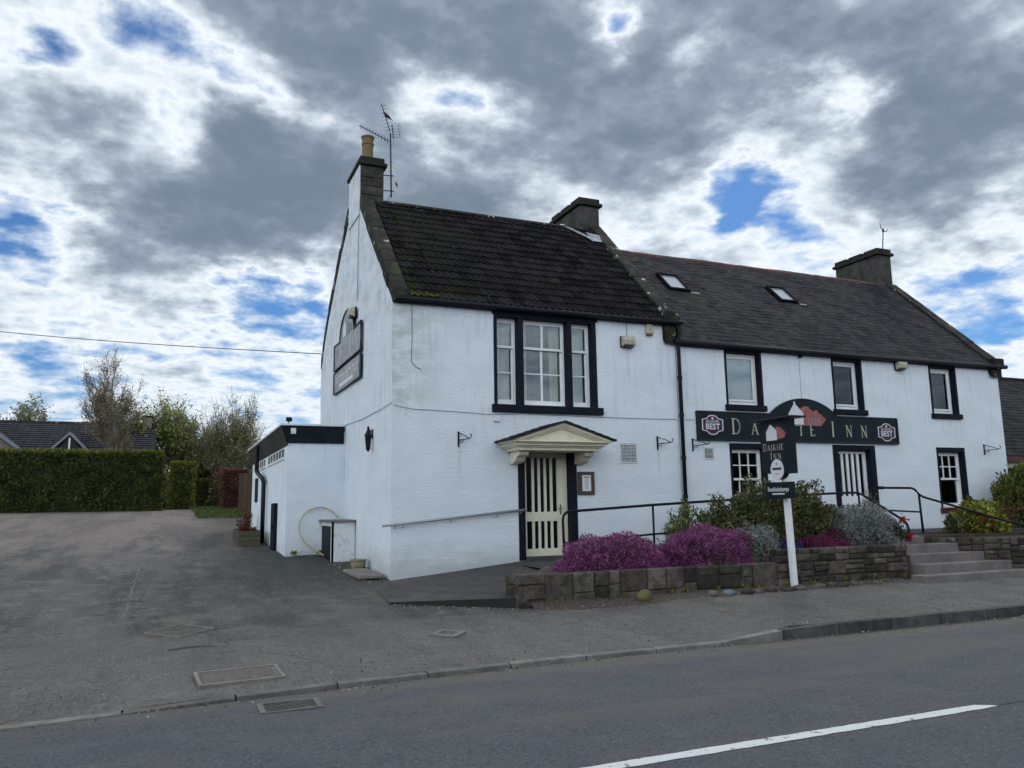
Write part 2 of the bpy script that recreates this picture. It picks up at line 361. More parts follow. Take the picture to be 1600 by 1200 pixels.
def yardx(H, col):
    x, y, z = xyz(H); n, mapr, mix, mth = H['noise'], H['mapr'], H['mix'], H['math']
    # pinkish gravel beyond, wheel-swept tarmac near
    far = mapr(mth('ADD', y, mth('MULTIPLY', n(.35, 6, .6), 9)), 7, 15)
    col = mix(mth('MULTIPLY', far, .9), col, (.205,.170,.154))
    vm = H['n'].new('ShaderNodeVectorMath'); vm.operation = 'MULTIPLY'; H['l'].new(H['geo'].outputs['Position'], vm.inputs[0]); vm.inputs[1].default_value = (1.1, .16, 1)
    band = mapr(n(1.0, 8, .7, vm.outputs[0]), .42, .60)
    col = mix(mth('MULTIPLY', band, mapr(y, 14, 6, .45, .8)), col, (.038,.043,.042))
    pale = mapr(n(1.9, 12, .8), .50, .60); col = mix(mth('MULTIPLY', pale, .6), col, (.19,.172,.155))
    vm2 = H['n'].new('ShaderNodeVectorMath'); vm2.operation = 'MULTIPLY'; H['l'].new(H['geo'].outputs['Position'], vm2.inputs[0]); vm2.inputs[1].default_value = (.35, 2.2, 1)
    sc2 = mth('MULTIPLY', mapr(n(2.0, 8, .72, vm2.outputs[0]), .5, .6), mapr(y, 1.5, -1.5)); col = mix(mth('MULTIPLY', sc2, .5), col, (.125,.113,.10))
    dk = mapr(n(3.3, 12, .82), .54, .62); col = mix(mth('MULTIPLY', dk, .6), col, (.036,.036,.036))
    # moss-dark strip along the buildings
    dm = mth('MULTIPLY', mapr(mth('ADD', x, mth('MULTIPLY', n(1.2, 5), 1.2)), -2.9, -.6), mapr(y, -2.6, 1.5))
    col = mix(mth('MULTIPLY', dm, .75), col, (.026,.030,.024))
    near = mapr(mth('ADD', y, mth('MULTIPLY', n(1.6, 7, .7), .5)), -3.15, -3.22); col = mix(mth('MULTIPLY', near, .45), col, (.122,.115,.108))
    trench = mth('MULTIPLY', mapr(mth('ABSOLUTE', mth('ADD', mth('ADD', x, mth('MULTIPLY', n(2.5, 5), .12)), 4.06)), .022, .012), mth('MULTIPLY', mapr(y, -2.2, -2.0), mth('MULTIPLY', mapr(y, 3.6, 3.2), mapr(n(5, 4, .7), .42, .5))))
    col = mix(mth('MULTIPLY', trench, .7), col, (.20,.19,.17))
    sp = mapr(n(26, 5, .95), .54, .62); col = mix(mth('MULTIPLY', sp, .7), col, (.26,.24,.22))
    sp = mapr(n(21, 5, .95), .47, .39); col = mix(mth('MULTIPLY', sp, .75), col, (.022,.022,.021))
    st_ = mapr(n(9, 6, .85), .68, .72); col = mix(mth('MULTIPLY', st_, .5), col, (.22,.20,.17))
    # broken hollow in the tarmac by the diamond cover
    pu = mth('ADD', x, 3.32); pv = mth('ADD', mth('ADD', y, 4.12), mth('MULTIPLY', mth('MULTIPLY', pu, pu), 1.2))
    ph = mth('ADD', mth('ADD', mth('MULTIPLY', mth('MULTIPLY', pu, pu), 6), mth('MULTIPLY', mth('MULTIPLY', pv, pv), 160)), mth('MULTIPLY', n(9, 5, .7), 1.2))
    col = mix(mth('MULTIPLY', mapr(ph, 1.25, .85), .85), col, (.022,.021,.02))
    # cracks
    vo = H['n'].new('ShaderNodeTexVoronoi'); vo.feature = 'DISTANCE_TO_EDGE'; vo.inputs['Scale'].default_value = .42
    dv = H['n'].new('ShaderNodeVectorMath'); dv.operation = 'MULTIPLY_ADD'
    nz = H['n'].new('ShaderNodeTexNoise'); nz.inputs['Scale'].default_value = 2.2; nz.inputs['Detail'].default_value = 6; H['l'].new(H['geo'].outputs['Position'], nz.inputs['Vector'])
    H['l'].new(nz.outputs['Color'], dv.inputs[0]); dv.inputs[1].default_value = (.55, .55, 0); H['l'].new(H['geo'].outputs['Position'], dv.inputs[2]); H['l'].new(dv.outputs[0], vo.inputs['Vector'])
    cr_ = mth('MULTIPLY', mapr(vo.outputs['Distance'], .007, .0), mapr(n(.5, 3), .42, .6))
    return mix(mth('MULTIPLY', cr_, .8), col, (.02,.02,.018))
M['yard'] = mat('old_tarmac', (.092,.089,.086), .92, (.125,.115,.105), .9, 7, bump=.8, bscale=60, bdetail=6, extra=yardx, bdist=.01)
M['pave'] = M['yard']
def rampx(H, col):
    n, mapr, mix, mth = H['noise'], H['mapr'], H['mix'], H['math']
    x, y, z = xyz(H)
    col = mix(mth('MULTIPLY', mapr(x, 1.1, -.3), mth('MULTIPLY', mapr(n(1.6, 8, .75), .42, .6), .6)), col, (.14,.115,.10))
    col = mix(mth('MULTIPLY', mth('MULTIPLY', mapr(n(19, 5, .9), .60, .66), mapr(n(1.2, 4), .45, .6)), .8), col, (.36,.35,.33))
    return mix(mth('MULTIPLY', mapr(n(24, 5, .9), .48, .40), .5), col, (.02,.02,.02))
M['ramp'] = mat('ramp_concrete', (.054,.052,.054), .9, (.082,.074,.068), 2.5, 8, bump=.6, bscale=45, bdetail=6, extra=rampx)
M['conc'] = mat('concrete', (.21,.19,.175), .9, (.155,.14,.13), 4, bump=.5, bscale=40, bdetail=6, rnd=.12)
M['stepm'] = mat('step_concrete', (.20,.175,.165), .9, (.14,.125,.12), 3, bump=.5, bscale=40, bdetail=6, rnd=.08)
M['kerb'] = mat('kerb_concrete', (.185,.18,.17), .9, (.12,.115,.105), 5, bump=.6, bscale=50, bdetail=5, rnd=.15)
M['kerbdark'] = mat('kerb_whin', (.045,.047,.05), .9, (.085,.082,.08), 6, bump=.6, bscale=50, bdetail=5, rnd=.2)
M['line'] = mat('road_paint', (.62,.63,.62), .8, (.10,.10,.105), 16, 10, contrast=(.60,.66), bump=.6, bscale=70)
M['iron'] = mat('cast_iron', (.13,.118,.105), .8, (.19,.17,.15), 20, bump=.6, bscale=80, metal=.1)
M['irondark'] = mat('dark_iron', (.008,.008,.008), .8, spec=.1)
M['soil'] = mat('soil', (.045,.033,.024), .98, (.075,.058,.044), 8, 8, bump=1, bscale=40, bdetail=8, bdist=.03)
M['gravel'] = mat('mulch', (.060,.048,.038), .98, (.12,.10,.085), 30, 5, bump=1, bscale=60, bdetail=6, bdist=.02)
M['grass'] = mat('grass', (.05,.075,.02), .95, (.09,.10,.035), 6, bump=.6, bscale=30)
M['galv'] = mat('galvanised_steel', (.32,.35,.38), .45, metal=.6)
M['sign'] = mat('sign_board', (.007,.013,.018), .55, (.010,.018,.023), 3, spec=.15)
M['signside'] = mat('sign_board_edge', (.008,.011,.016), .5)
M['faded'] = mat('glare_faded_panel', (.17,.18,.20), .35, (.11,.115,.13), 3, spec=.6)  # base grey carries the glare of the glancing view as well as fading
M['gold'] = mat('gold_lettering', (.42,.41,.32), .5)
M['wlet'] = mat('white_lettering', (.62,.62,.64), .5)
M['badge'] = mat('badge_maroon', (.05,.012,.04), .45)
M['redprint'] = mat('red_print', (.36,.13,.12), .5, (.24,.07,.065), 9)
M['greyprint'] = mat('grey_print', (.20,.21,.25), .6)
M['rampedge'] = mat('ramp_edge', (.022,.021,.021), .8, bump=.4)
M['wood_brown'] = mat('brown_timber', (.085,.06,.05), .7, (.06,.045,.04), 6, stretch=(1,1,12))
M['fence'] = mat('fence_timber', (.06,.04,.025), .85, (.10,.07,.045), 4, stretch=(8,8,1), rnd=.25)
M['oldtimber'] = mat('old_trough_timber', (.055,.05,.035), .9, (.09,.08,.055), 5, stretch=(1,1,8), rnd=.2, bump=.5)
M['darkboard'] = mat('dark_board', (.018,.018,.012), .7, (.03,.028,.02), 4, stretch=(8,8,1), rnd=.3)
M['paper'] = mat('paper', (.70,.72,.74), .8)
M['ink'] = mat('ink', (.05,.05,.06), .8)
M['hose'] = mat('yellow_hose', (.42,.36,.16), .5)
M['pot'] = mat('stone_pot', (.36,.31,.20), .9, (.22,.19,.12), 10, bump=.6, bscale=40)
M['slatehouse'] = mat('house_roof_tile', (.026,.028,.036), .8, (.042,.042,.05), 2, isl=.15)
M['stonehouse'] = mat('house_stone_wall', (.26,.235,.19), .95, (.19,.17,.14), 4, bump=.4)
M['bird'] = mat('feather', (.035,.032,.035), .8)
M['cable'] = mat('cable', (.02,.02,.022), .6)
M['greycable'] = mat('painted_cable', (.22,.24,.27), .7)
def leafm(name, c, c2, isl=.45, rough=.6, ns=2.5, trans=.25):
    m_ = mat(name, c, rough, c2, ns, 4, isl=isl, spec=.25)
    n = m_.node_tree.nodes; l = m_.node_tree.links; p = n['Principled BSDF']
    tr = n.new('ShaderNodeBsdfTranslucent'); ms = n.new('ShaderNodeMixShader'); ms.inputs[0].default_value = trans
    src = p.inputs['Base Color'].links[0].from_socket; l.new(src, tr.inputs[0]); l.new(p.outputs[0], ms.inputs[1]); l.new(tr.outputs[0], ms.inputs[2])
    l.new(ms.outputs[0], n['Material Output'].inputs[0]); return m_
M['l_hedge'] = leafm('hedge_leaf', (.040,.060,.015), (.09,.11,.025))
M['l_hedge2'] = leafm('hedge_leaf_light', (.11,.125,.02), (.17,.18,.035))
M['l_dark'] = leafm('dark_leaf', (.018,.028,.012), (.035,.05,.018))
M['l_beech'] = leafm('beech_leaf', (.10,.045,.035), (.16,.075,.05))
M['l_purple'] = leafm('heather_purple', (.17,.036,.13), (.36,.13,.28), ns=9, isl=.6)
M['l_magenta'] = leafm('heather_magenta', (.13,.015,.07), (.20,.035,.11), ns=5)
M['l_grey'] = leafm('heather_grey', (.17,.185,.17), (.34,.36,.345), ns=9, isl=.6)
M['l_olive'] = leafm('olive_leaf', (.072,.082,.034), (.15,.155,.068), ns=5, isl=.6)
M['l_fresh'] = leafm('fresh_leaf', (.10,.12,.03), (.16,.17,.06), ns=5)
M['l_yellow'] = leafm('yellow_leaf', (.26,.25,.035), (.13,.16,.03), ns=4)
M['l_bamboo'] = leafm('bamboo_leaf', (.12,.14,.03), (.065,.085,.02), ns=3)
M['l_red'] = leafm('red_leaf', (.16,.02,.02), (.10,.04,.02), ns=5)
M['l_pink'] = leafm('azalea_petal', (.42,.03,.06), (.30,.02,.05), ns=5)
M['l_blue'] = leafm('blue_flower', (.06,.035,.22), (.03,.03,.08), ns=8)
M['l_birch'] = leafm('birch_leaf', (.20,.15,.10), (.24,.21,.12), ns=3)
M['l_spring'] = leafm('spring_leaf', (.20,.22,.05), (.30,.31,.12), ns=3)
M['l_white'] = leafm('white_blossom', (.32,.34,.25), (.20,.22,.12), ns=3)
M['bark'] = mat('bark', (.10,.085,.07), .9, (.16,.14,.12), 8, bump=.4)
M['bark_pale'] = mat('pale_bark', (.22,.20,.175), .9, (.09,.08,.07), 3, bump=.4)
M['stem'] = mat('stem', (.07,.055,.04), .9)
# window glass: clear with sky reflections
g = bpy.data.materials.new('window_glass'); g.use_nodes = True; n = g.node_tree.nodes; l = g.node_tree.links
for x in list(n):
    if x.type == 'BSDF_PRINCIPLED': n.remove(x)
gl = n.new('ShaderNodeBsdfGlossy'); gl.inputs['Roughness'].default_value = .02; gl.inputs[0].default_value = (.9,.95,1,1)
tr = n.new('ShaderNodeBsdfTransparent'); tr.inputs[0].default_value = (.8,.85,.86,1); ms = n.new('ShaderNodeMixShader')
fr = n.new('ShaderNodeFresnel'); fr.inputs[0].default_value = 1.45; mr = n.new('ShaderNodeMath'); mr.operation = 'MULTIPLY_ADD'; mr.inputs[1].default_value = 1.0; mr.inputs[2].default_value = .03
l.new(fr.outputs[0], mr.inputs[0]); l.new(mr.outputs[0], ms.inputs[0]); l.new(tr.outputs[0], ms.inputs[1]); l.new(gl.outputs[0], ms.inputs[2]); l.new(ms.outputs[0], n['Material Output'].inputs[0])
M['glass'] = g

M['rlglass'] = mat('rooflight_glass', (.30,.34,.38), .08, spec=1.0)  # pale base colour stands in for reflected sky
def vnoise(x, y, s=1.0, seed=0.0):
    return (math.sin(x*1.7*s+seed)*math.cos(y*1.3*s+seed*2)+.5*math.sin(x*3.9*s+y*2.7*s+seed*3)+.25*math.sin(x*8.1*s-y*7.3*s+seed))/1.75
# ================================================================ ground
def interp(x, xs, ys): return float(np.interp(x, xs, ys))
def yk(x): return interp(x, [-60,-12,-4.74,-3.71,-2.24,-.7,.5,60], [-9.5,-7.4,-6.51,-6.39,-6.27,-6.17,-6.11,-6.11])
def kz(x): return interp(x, [-4,-2.6,2.7,3.45], [-.388,-.355,-.355,-.262])
def G(x, y):
    k = yk(x)
    if y <= 0:
        z0 = kz(x)-.006; t = (y-k)/(0-k); return z0+(0-z0)*max(0, t)
    return interp(y, [0,4.2,6.1,8.3,10.2,15,20,25,40,90], [0,.25,.32,.42,.56,.88,1.16,1.34,1.42,1.5])
def sheet(name, xs, ys, zf, mat_, yf=None, noise_=0, **k):
    vs = []
    for y in ys:
        for x in xs:
            yy = yf(x, y) if yf else y
            vs.append((x, yy, zf(x, yy)+(noise_*vnoise(x, yy, 1.6, 2.0) if noise_ else 0)))
    n = len(xs); b = B(); b.v = vs
    b.f = [(j*n+i, j*n+i+1, (j+1)*n+i+1, (j+1)*n+i) for j in range(len(ys)-1) for i in range(n-1)]
    return mk(b, name, mat_, kind='structure', recalc=False, smooth=True, **k)
def lin(a, b, n): return [a+(b-a)*i/(n-1) for i in range(n)]
b = B().box(-900, 900, -900, 1200, -1.1, -.9); mk(b, 'ground', M['grass'], kind='structure')
sheet('road', lin(-80, 80, 60), lin(-21, -5.8, 20), lambda x, y: -.4, M['road'])
xs = [-60,-45,-35,-28,-22]+lin(-18, 18, 145)+[22,28,35,45,60]
def yrow(x, t): return yk(x)+.115+t*(0-yk(x)-.115) if t <= 1 else t-1
sheet('yard', xs, lin(0, 1, 22)+[1+v for v in lin(.5, 45, 70)], lambda x, y: G(x, y), M['yard'], yf=yrow, noise_=.007)
b = B().box(-80, 80, -30, -21, -.42, -.28); mk(b, 'pavement', M['ramp'], kind='structure')

# kerb
kerb = bpy.data.objects.new('kerb', None); COL.objects.link(kerb); kerb['kind'] = 'structure'; ORIG['kerb'] = Vector((0,0,0))
x = 2.7-6*.9+.02
x = -8.4
while x < 26:
    ln = .9; x1 = x+ln-.014
    if not (-3.98 < x < -3.7) or True:
        gap = -4.05 < x < -3.75
        if True:
            b = B(); w_ = .125
            pts = []
            if x < -2.8:      # flush worn edging
                for q in (x, x1):
                    t = kz(q)-(.001 if gap else random.uniform(-.003,.003)); y0 = yk(q)
                    pts += [(q,y0,-.5),(q,y0+.125,-.5),(q,y0+.125,t+.003),(q,y0+.01,t)]
            else:
                for q in (x, x1):
                    t = kz(q)+random.uniform(-.003,.003); y0 = yk(q)+random.uniform(-.004,.004)
                    pts += [(q,y0,-.5),(q,y0+w_,-.5),(q,y0+w_,t+.004),(q,y0+.018,t)]
            b.add(pts, [(0,1,2,3),(7,6,5,4),(0,4,5,1),(1,5,6,2),(2,6,7,3),(3,7,4,0)])
            mk(b, 'kerb_stone', M['kerbdark'] if x > 2.6 else (M['yard'] if gap else M['kerb']), kerb, bev=.009, seg=2)
    x += ln
# centre line
b = B(); xs_ = lin(-1.9, 2.45, 60); up = []; lo = []
for q in xs_: up.append((q, -9.235+random.uniform(-.004,.004), -.396)); lo.append((q, -9.345-random.uniform(0,.012), -.396))
up.append((2.56, -9.30, -.396)); lo.append((2.60, -9.335, -.396))
n_ = len(up); b.v = up+lo; b.f = [(i, i+1, n_+i+1, n_+i) for i in range(n_-1)]
mk(b, 'road_marking', M['line'], kind='structure', recalc=False)
# tarmac joint beyond the line
b = B().box(2.62, 14, -9.325, -9.318, -.41, -.3985); mk(b, 'road_joint', M['irondark'], kind='structure')

# iron covers
def cover(cx, cy, sx, sy, rot, label, frame=.035, diag=True):
    z = G(cx, cy)+.013; t = thing('manhole_cover', label, 'manhole cover', (cx, cy, z), 'iron covers set in the old tarmac')
    Mr = Matrix.Rotation(rot, 3, 'Z')
    sl = Vector((0, G(cx,cy+.2)-G(cx,cy-.2), 0)).y/.4
    def W(u, v, h): p = Mr@Vector((u, v, 0)); return (cx+p.x, cy+p.y, z+p.y*sl+h)
    def slab(b, u0, u1, v0, v1, h0, h1):
        b.add([W(u0,v0,h0),W(u1,v0,h0),W(u1,v1,h0),W(u0,v1,h0),W(u0,v0,h1),W(u1,v0,h1),W(u1,v1,h1),W(u0,v1,h1)],
              [(0,3,2,1),(4,5,6,7),(0,1,5,4),(1,2,6,5),(2,3,7,6),(3,0,4,7)])
    b = B(); f = frame
    slab(b,-sx/2,sx/2,-sy/2,-sy/2+f,-.02,.012); slab(b,-sx/2,sx/2,sy/2-f,sy/2,-.02,.012)
    slab(b,-sx/2,-sx/2+f,-sy/2+f,sy/2-f,-.02,.012); slab(b,sx/2-f,sx/2,-sy/2+f,sy/2-f,-.02,.012)
    mk(b, 'frame', M['conc'], t)
    b = B(); slab(b,-sx/2+f,sx/2-f,-sy/2+f,sy/2-f,-.03,.001); mk(b, 'lid_plate', M['iron'], t)
    b = B(); p = .034; i = -sx/2+f+.02
    while i < sx/2-f-.03:
        j = -sy/2+f+.02; r_ = 0
        while j < sy/2-f-.03:
            on = abs((i+p/2)*sy+(j+p/2)*sx) > .022*max(sx,sy) or not diag
            if on: slab(b, i, i+p*.62, j, j+p*.62, .001, .007)
            j += p
        i += p
    o = mk(b, 'raised_studs', M['iron'], t); o['kind'] = 'stuff'
cover(-2.93, -5.62, .78, .52, R(4), 'large framed iron cover beside the road kerb', .03)
cover(-3.44, -3.22, .56, .56, R(45), 'diamond-set iron cover in the middle of the yard entrance', .016)
cover(-.46, -4.55, .34, .34, R(45), 'small square cover in a concrete surround before the ramp', .075, False)
cover(-4.13, -.66, .26, .14, R(3), 'tiny toby cover with pale rim, farthest up the yard', .02, False)
# gully
t = thing('drain_grate', 'slotted iron gully grate in the road below the kerb', 'drain grate', (-2.6,-6.72,-.4))
z = -.396; b = B().box(-2.86,-2.34,-6.9,-6.875,z-.03,z+.008).box(-2.86,-2.34,-6.575,-6.55,z-.03,z+.008).box(-2.86,-2.81,-6.875,-6.575,z-.03,z+.008).box(-2.39,-2.34,-6.875,-6.575,z-.03,z+.008)
mk(b, 'frame', M['kerb'], t); b = B().box(-2.81,-2.39,-6.875,-6.575,z-.03,z+.0005); mk(b, 'sump', M['irondark'], t)
for i in range(6):
    b = B().obox((-2.6,-6.85+i*.05,z+.0015),(.415,.015,.002),(0,0,R(6))); mk(b, 'bar', M['kerb'], t)

# ================================================================ openings / walls
def wall_sheet(b, x0, x1, z0, z1, y, holes, step=.22, amp=.006, bottom=None):
    X = set(lin(x0, x1, int((x1-x0)/step)+2)); Z = set(lin(z0, z1, int((z1-z0)/step)+2))
    for h in holes: X |= {h[0], h[1]}; Z |= {h[2], h[3]}
    X = sorted(v for v in X if x0-1e-6 <= v <= x1+1e-6); Z = sorted(v for v in Z if z0-1e-6 <= v <= z1+1e-6)
    idx = {}
    def vid(i, j):
        if (i, j) not in idx:
            xx, zz_ = X[i], Z[j]; e = min(1, (xx-x0)/.5, (x1-xx)/.5)
            yy = y+amp*vnoise(xx, zz_, 1.5, 1.0)*max(0, e)-.002
            idx[(i, j)] = len(b.v); b.v.append((xx, yy, zz_))
        return idx[(i, j)]
    for i in range(len(X)-1):
        for j in range(len(Z)-1):
            cx_, cz_ = (X[i]+X[i+1])/2, (Z[j]+Z[j+1])/2
            if any(h[0] < cx_ < h[1] and h[2] < cz_ < h[3] for h in holes): continue
            b.f.append((vid(i, j), vid(i+1, j), vid(i+1, j+1), vid(i, j+1)))
def surround(t, x0, x1, z0, z1, fx, fz, d, pr=.014, bottom=False, mat_=None, name='window_surround'):
    """painted margin + reveals; x0..z1 = clear opening"""
    m_ = mat_ or M['black']
    b = B().box(x0-fx, x0, -pr, d, z0, z1+fz).box(x1, x1+fx, -pr, d, z0, z1+fz).box(x0, x1, -pr, d, z1, z1+fz)
    if bottom: b.box(x0, x1, -pr+.004, d, z0-.03, z0)
    return mk(b, name, m_, t, bev=.006)
def pane(par, x0, x1, y, z0, z1):
    return mk(B().box(x0, x1, y, y+.004, z0, z1), 'pane', M['glass'], par)

# ================================================================ taller end block (with the street corner)
IA = thing('inn_end_block', 'taller white end block of the inn with brown tiled roof and cream porch', 'building', (0, 0, 0))
D = .18
OPA = [(2.07, 4.17, 3.2, 4.93), (2.61, 3.60, .24, 2.29)]
b = B(); wall_sheet(b, 0, 6.2, -.4, 5.16, 0, OPA); mk(b, 'front_wall', M['harl'], IA, recalc=False, smooth=True)
gp = [(0,-.4),(0,5.2),(.15,5.43),(2.97,8.22),(2.97,8.98),(4.15,8.98),(4.2,8.35),(5.36,7.5),(6.58,6.5),(7.44,5.62),(7.66,5.1),(7.66,-.4)]
# gable as a gently uneven sheet, cut from a fine grid, with its thickness behind
b = B()
def gz(y): return float(np.interp(y, [0,.15,2.97,2.975,4.15,4.2,5.36,6.58,7.44,7.66], [5.2,5.43,8.22,8.98,8.98,8.35,7.5,6.5,5.62,5.1]))
ys_ = sorted(set(lin(0, 7.66, 36)+[.15,2.97,2.975,4.15,4.2])); rows = 34
for y_ in ys_:
    for j in range(rows):
        zz_ = -.4+(gz(y_)+.4)*j/(rows-1); e = min(1, y_/.5, (gz(y_)-zz_)/.4)
        b.v.append((-.012*vnoise(y_, zz_, 1.1, 4.0)*max(0, e)-.02*max(0,1-zz_/.6)*0, y_, zz_))
for i in range(len(ys_)-1):
    for j in range(rows-1): b.f.append((i*rows+j, (i+1)*rows+j, (i+1)*rows+j+1, i*rows+j+1))
mk(b, 'gable_wall', M['harl'], IA, recalc=False, smooth=True)
b = B().prism([(.02,-.4),(.02,5.1),(3.1,8.0),(4.1,8.0),(7.6,5.0),(7.6,-.4)], 'x', 6.17, 6.19); mk(b, 'inner_gable_wall', M['harl'], IA)
b = B().box(.02, 6.17, 7.6, 7.64, -.4, 5.1); mk(b, 'rear_wall', M['harl'], IA)
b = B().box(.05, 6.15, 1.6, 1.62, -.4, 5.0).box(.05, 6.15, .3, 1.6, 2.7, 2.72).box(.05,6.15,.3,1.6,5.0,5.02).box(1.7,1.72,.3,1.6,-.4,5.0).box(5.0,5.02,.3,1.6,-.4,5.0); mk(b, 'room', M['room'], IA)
# roof planes
SA = (8.1-5.2)/3.0
b = B().prism([(-.1,5.10),(-.1,5.15),(3.05,8.14),(4.1,8.14),(7.8,5.05),(7.8,5.0),(4.1,8.05),(3.1,8.05)], 'x', .26, 6.0); mk(b, 'roof', M['tilem'], IA)
# tiles, two rolls each
def tile_mesh(mat_):
    L_, W_ = .335, .3; segs = 14; prof = []
    for i in range(segs+1):
        u = i/segs; prof.append((u*W_, .024*max(0, math.sin(2*math.pi*(2*u)-.9))**1.2))
    b = B(); th = .016
    for v_, lift in ((0, .030), (L_, .0)):
        for (u, h) in prof: b.v.append((u, v_, h+lift))
    for (u, h) in prof: b.v.append((u, 0, h+.030-th-.012))
    n = segs+1
    for i in range(segs): b.f.append((i, i+1, n+i+1, n+i)); b.f.append((2*n+i, 2*n+i+1, i+1, i))
    me = bpy.data.meshes.new('roof_tile'); me.from_pydata(b.v, [], b.f); me.materials.append(mat_); return me
th_ = math.atan(SA); ct, st = math.cos(th_), math.sin(th_)
def slopeM(x, s, base_y, base_z, lift=0, jit=0):
    # local x along eaves, local y up the slope, local z normal
    o = Vector((x, base_y+ct*s-st*lift, base_z+st*s+ct*lift))
    m_ = Matrix(((1,0,0),(0,ct,-st),(0,st,ct))).to_4x4(); m_.translation = o
    if jit: m_ = m_@Matrix.Rotation(random.uniform(-jit,jit), 4, 'Z')@Matrix.Rotation(random.uniform(-jit,jit)*.7, 4, 'X')
    return m_
tm = tile_mesh(M['tile']); cnt = 0; rest = B(); XN = 19; RN = 15
order = []
for r_ in range(RN):
    for c_ in range(XN): order.append((r_, c_))
order.sort(key=lambda q: q[0]*.8+q[1]*.25)
far_tm = tile_mesh(M['tilem'])
for k, (r_, c_) in enumerate(order):
    sag = .012*math.sin(c_*.45)*math.sin(r_*.3)
    m_ = slopeM(.30+c_*.302, r_*.289, -.13, 5.11, .015+sag, .008)
    if k < 285: inst(tm, 'roof_tile', IA, m_)
b = B()
for i in range(13): b.lathe((0,0,0), [(0,0)], 3) if False else None
for i in range(12):
    x0 = .55+i*.43
    if x0 > 5.5: break
    t_ = []; 
    for k in range(7):
        q = math.pi*k/6; t_.append((3.02+.13*math.cos(q), 8.10+.10*math.sin(q)+random.uniform(0,.004)))
    mk(B().prism(t_, 'x', x0, x0+.425), 'ridge_tile', M['coping'], IA)
# skews (sloping coping stones)
def skew(t, x0, x1, y0, y1, zf, n, mat_=None, h=.10, lo=.25):
    for i in range(n):
        a, c = y0+(y1-y0)*i/n, y0+(y1-y0)*(i+1)/n-.012; j = random.uniform(-.008,.012)
        b = B().prism([(a, zf(a)-lo), (a, zf(a)+h+j), (c, zf(c)+h+j), (c, zf(c)-lo)], 'x', x0+random.uniform(-.01,.01), x1+random.uniform(-.012,.012))
        mk(b, 'coping_stone', mat_ or M['coping'], t, bev=.014, seg=2)
skew(IA, -.022, .27, -.05, 2.96, lambda y: 5.32+SA*y, 8, h=.05)
skew(IA, -.022, .27, 4.2, 7.6, lambda y: gz(y)-.02, 7, h=.06)
skew(IA, 5.90, 6.22, -.08, 3.08, lambda y: 5.2+SA*y, 8, h=.17, lo=.5)
b = B().prism([(-.08,4.6),(-.08,5.15),(3.1,8.1),(3.1,7.6)], 'x', 6.17, 6.2); mk(b, 'skew_side', M['render_grey'], IA)
# scroll stone at the eaves corner + gutter
mk(B().box(-.02,.3,-.13,.0,5.02,5.3), 'skewputt', M['coping'], IA, bev=.03, seg=2)
mk(B().box(5.9,6.26,-.16,.0,5.05,5.34), 'skewputt', M['coping'], IA, bev=.03, seg=2)
mk(B().tube([(.04,-.14,5.09),(3,-.145,5.075),(6.3,-.14,5.09)], .055, 10), 'gutter', M['blackmetal'], IA, smooth=True)
mk(B().box(.0,6.2,-.11,-.02,5.02,5.12), 'eaves_board', M['black'], IA)
# downpipe between the blocks
mk(B().tube([(6.25,-.14,5.05),(6.24,-.12,4.95),(6.22,-.09,4.6),(6.22,-.09,.3)], .042, 10), 'downpipe', M['blackmetal'], IA, smooth=True)
for z_ in (4.72,3.9,3.1,2.2,1.4): mk(B().tube([(6.22,-.09,z_-.04),(6.22,-.09,z_+.04)], .055, 10), 'pipe_collar', M['blackmetal'], IA)
# chimney 1
def chimney(t, x0, x1, y0, y1, z0, z1, stone=True, white=False, pots=(), cap=.22):
    if stone:
        c = mk(B().box(x0+.02, x1-.02, y0+.02, y1-.02, z0, z1), 'chimney', M['mortar'], t); z_ = z0; k = 0
        while z_ < z1-.08:
            h = min(random.uniform(.2,.34), z1-z_)
            if z1-z_-h < .1: h = z1-z_
            e = x0+ (x1-x0)*random.uniform(.35,.65) if k%2 else x1
            for a, d_ in ([(x0, e), (e, x1)] if e < x1 else [(x0, x1)]):
                mk(B().box(a+.004, d_-.004, y0-.006*random.random(), y0+.2, z_+.004, z_+h-.004), 'block', M['chimstone'], c, bev=.015, seg=2)
            n = max(2, int((y1-y0)/.45))
            for i in range(n):
                a = y0+.2+(y1-y0-.2)*i/n; d_ = y0+.2+(y1-y0-.2)*(i+1)/n
                mk(B().box(x1-.2, x1+.006*random.random(), a+.004, d_-.004, z_+.004, z_+h-.004), 'block', M['chimstone'], c, bev=.015, seg=2)
            z_ += h; k += 1
    else:
        bb = B(); xs_, ys2, zs_ = lin(x0,x1,5), lin(y0,y1,8), lin(z0,z1,9)
        c = mk(B().box(x0, x1, y0, y1, z0, z1), 'chimney', M['render_grey'], t, bev=.03, seg=2)
    n = 3 if (y1-y0) > 1.3 else 2
    for i in range(n):
        a = y0-.07+(y1-y0+.14)*i/n; d_ = y0-.07+(y1-y0+.14)*(i+1)/n-.008
        mk(B().box(x0-.07, x1+.07, a, d_, z1, z1+.09), 'cap', M['capstone'], c, bev=.02, seg=2)
        mk(B().box(x0-.015, x1+.015, a+.05, d_-.02 if i<n-1 else d_-.05, z1+.09, z1+cap), 'cap', M['capstone'], c, bev=.025, seg=2)
    for (px, py, h) in pots:
        mk(B().lathe((px, py, z1+cap-.02), [(.135,0),(.125,.08),(.13,h-.22),(.145,h-.2),(.145,h-.17),(.13,h-.15),(.135,h-.05),(.155,h-.03),(.155,h),(.12,h),(.11,h-.2)], 20), 'chimney_pot', M['terracotta'], c, smooth=False)
    return c
c1 = chimney(IA, .0, .54, 2.98, 4.13, 7.8, 8.98, pots=[(.24, 3.35, .66)])
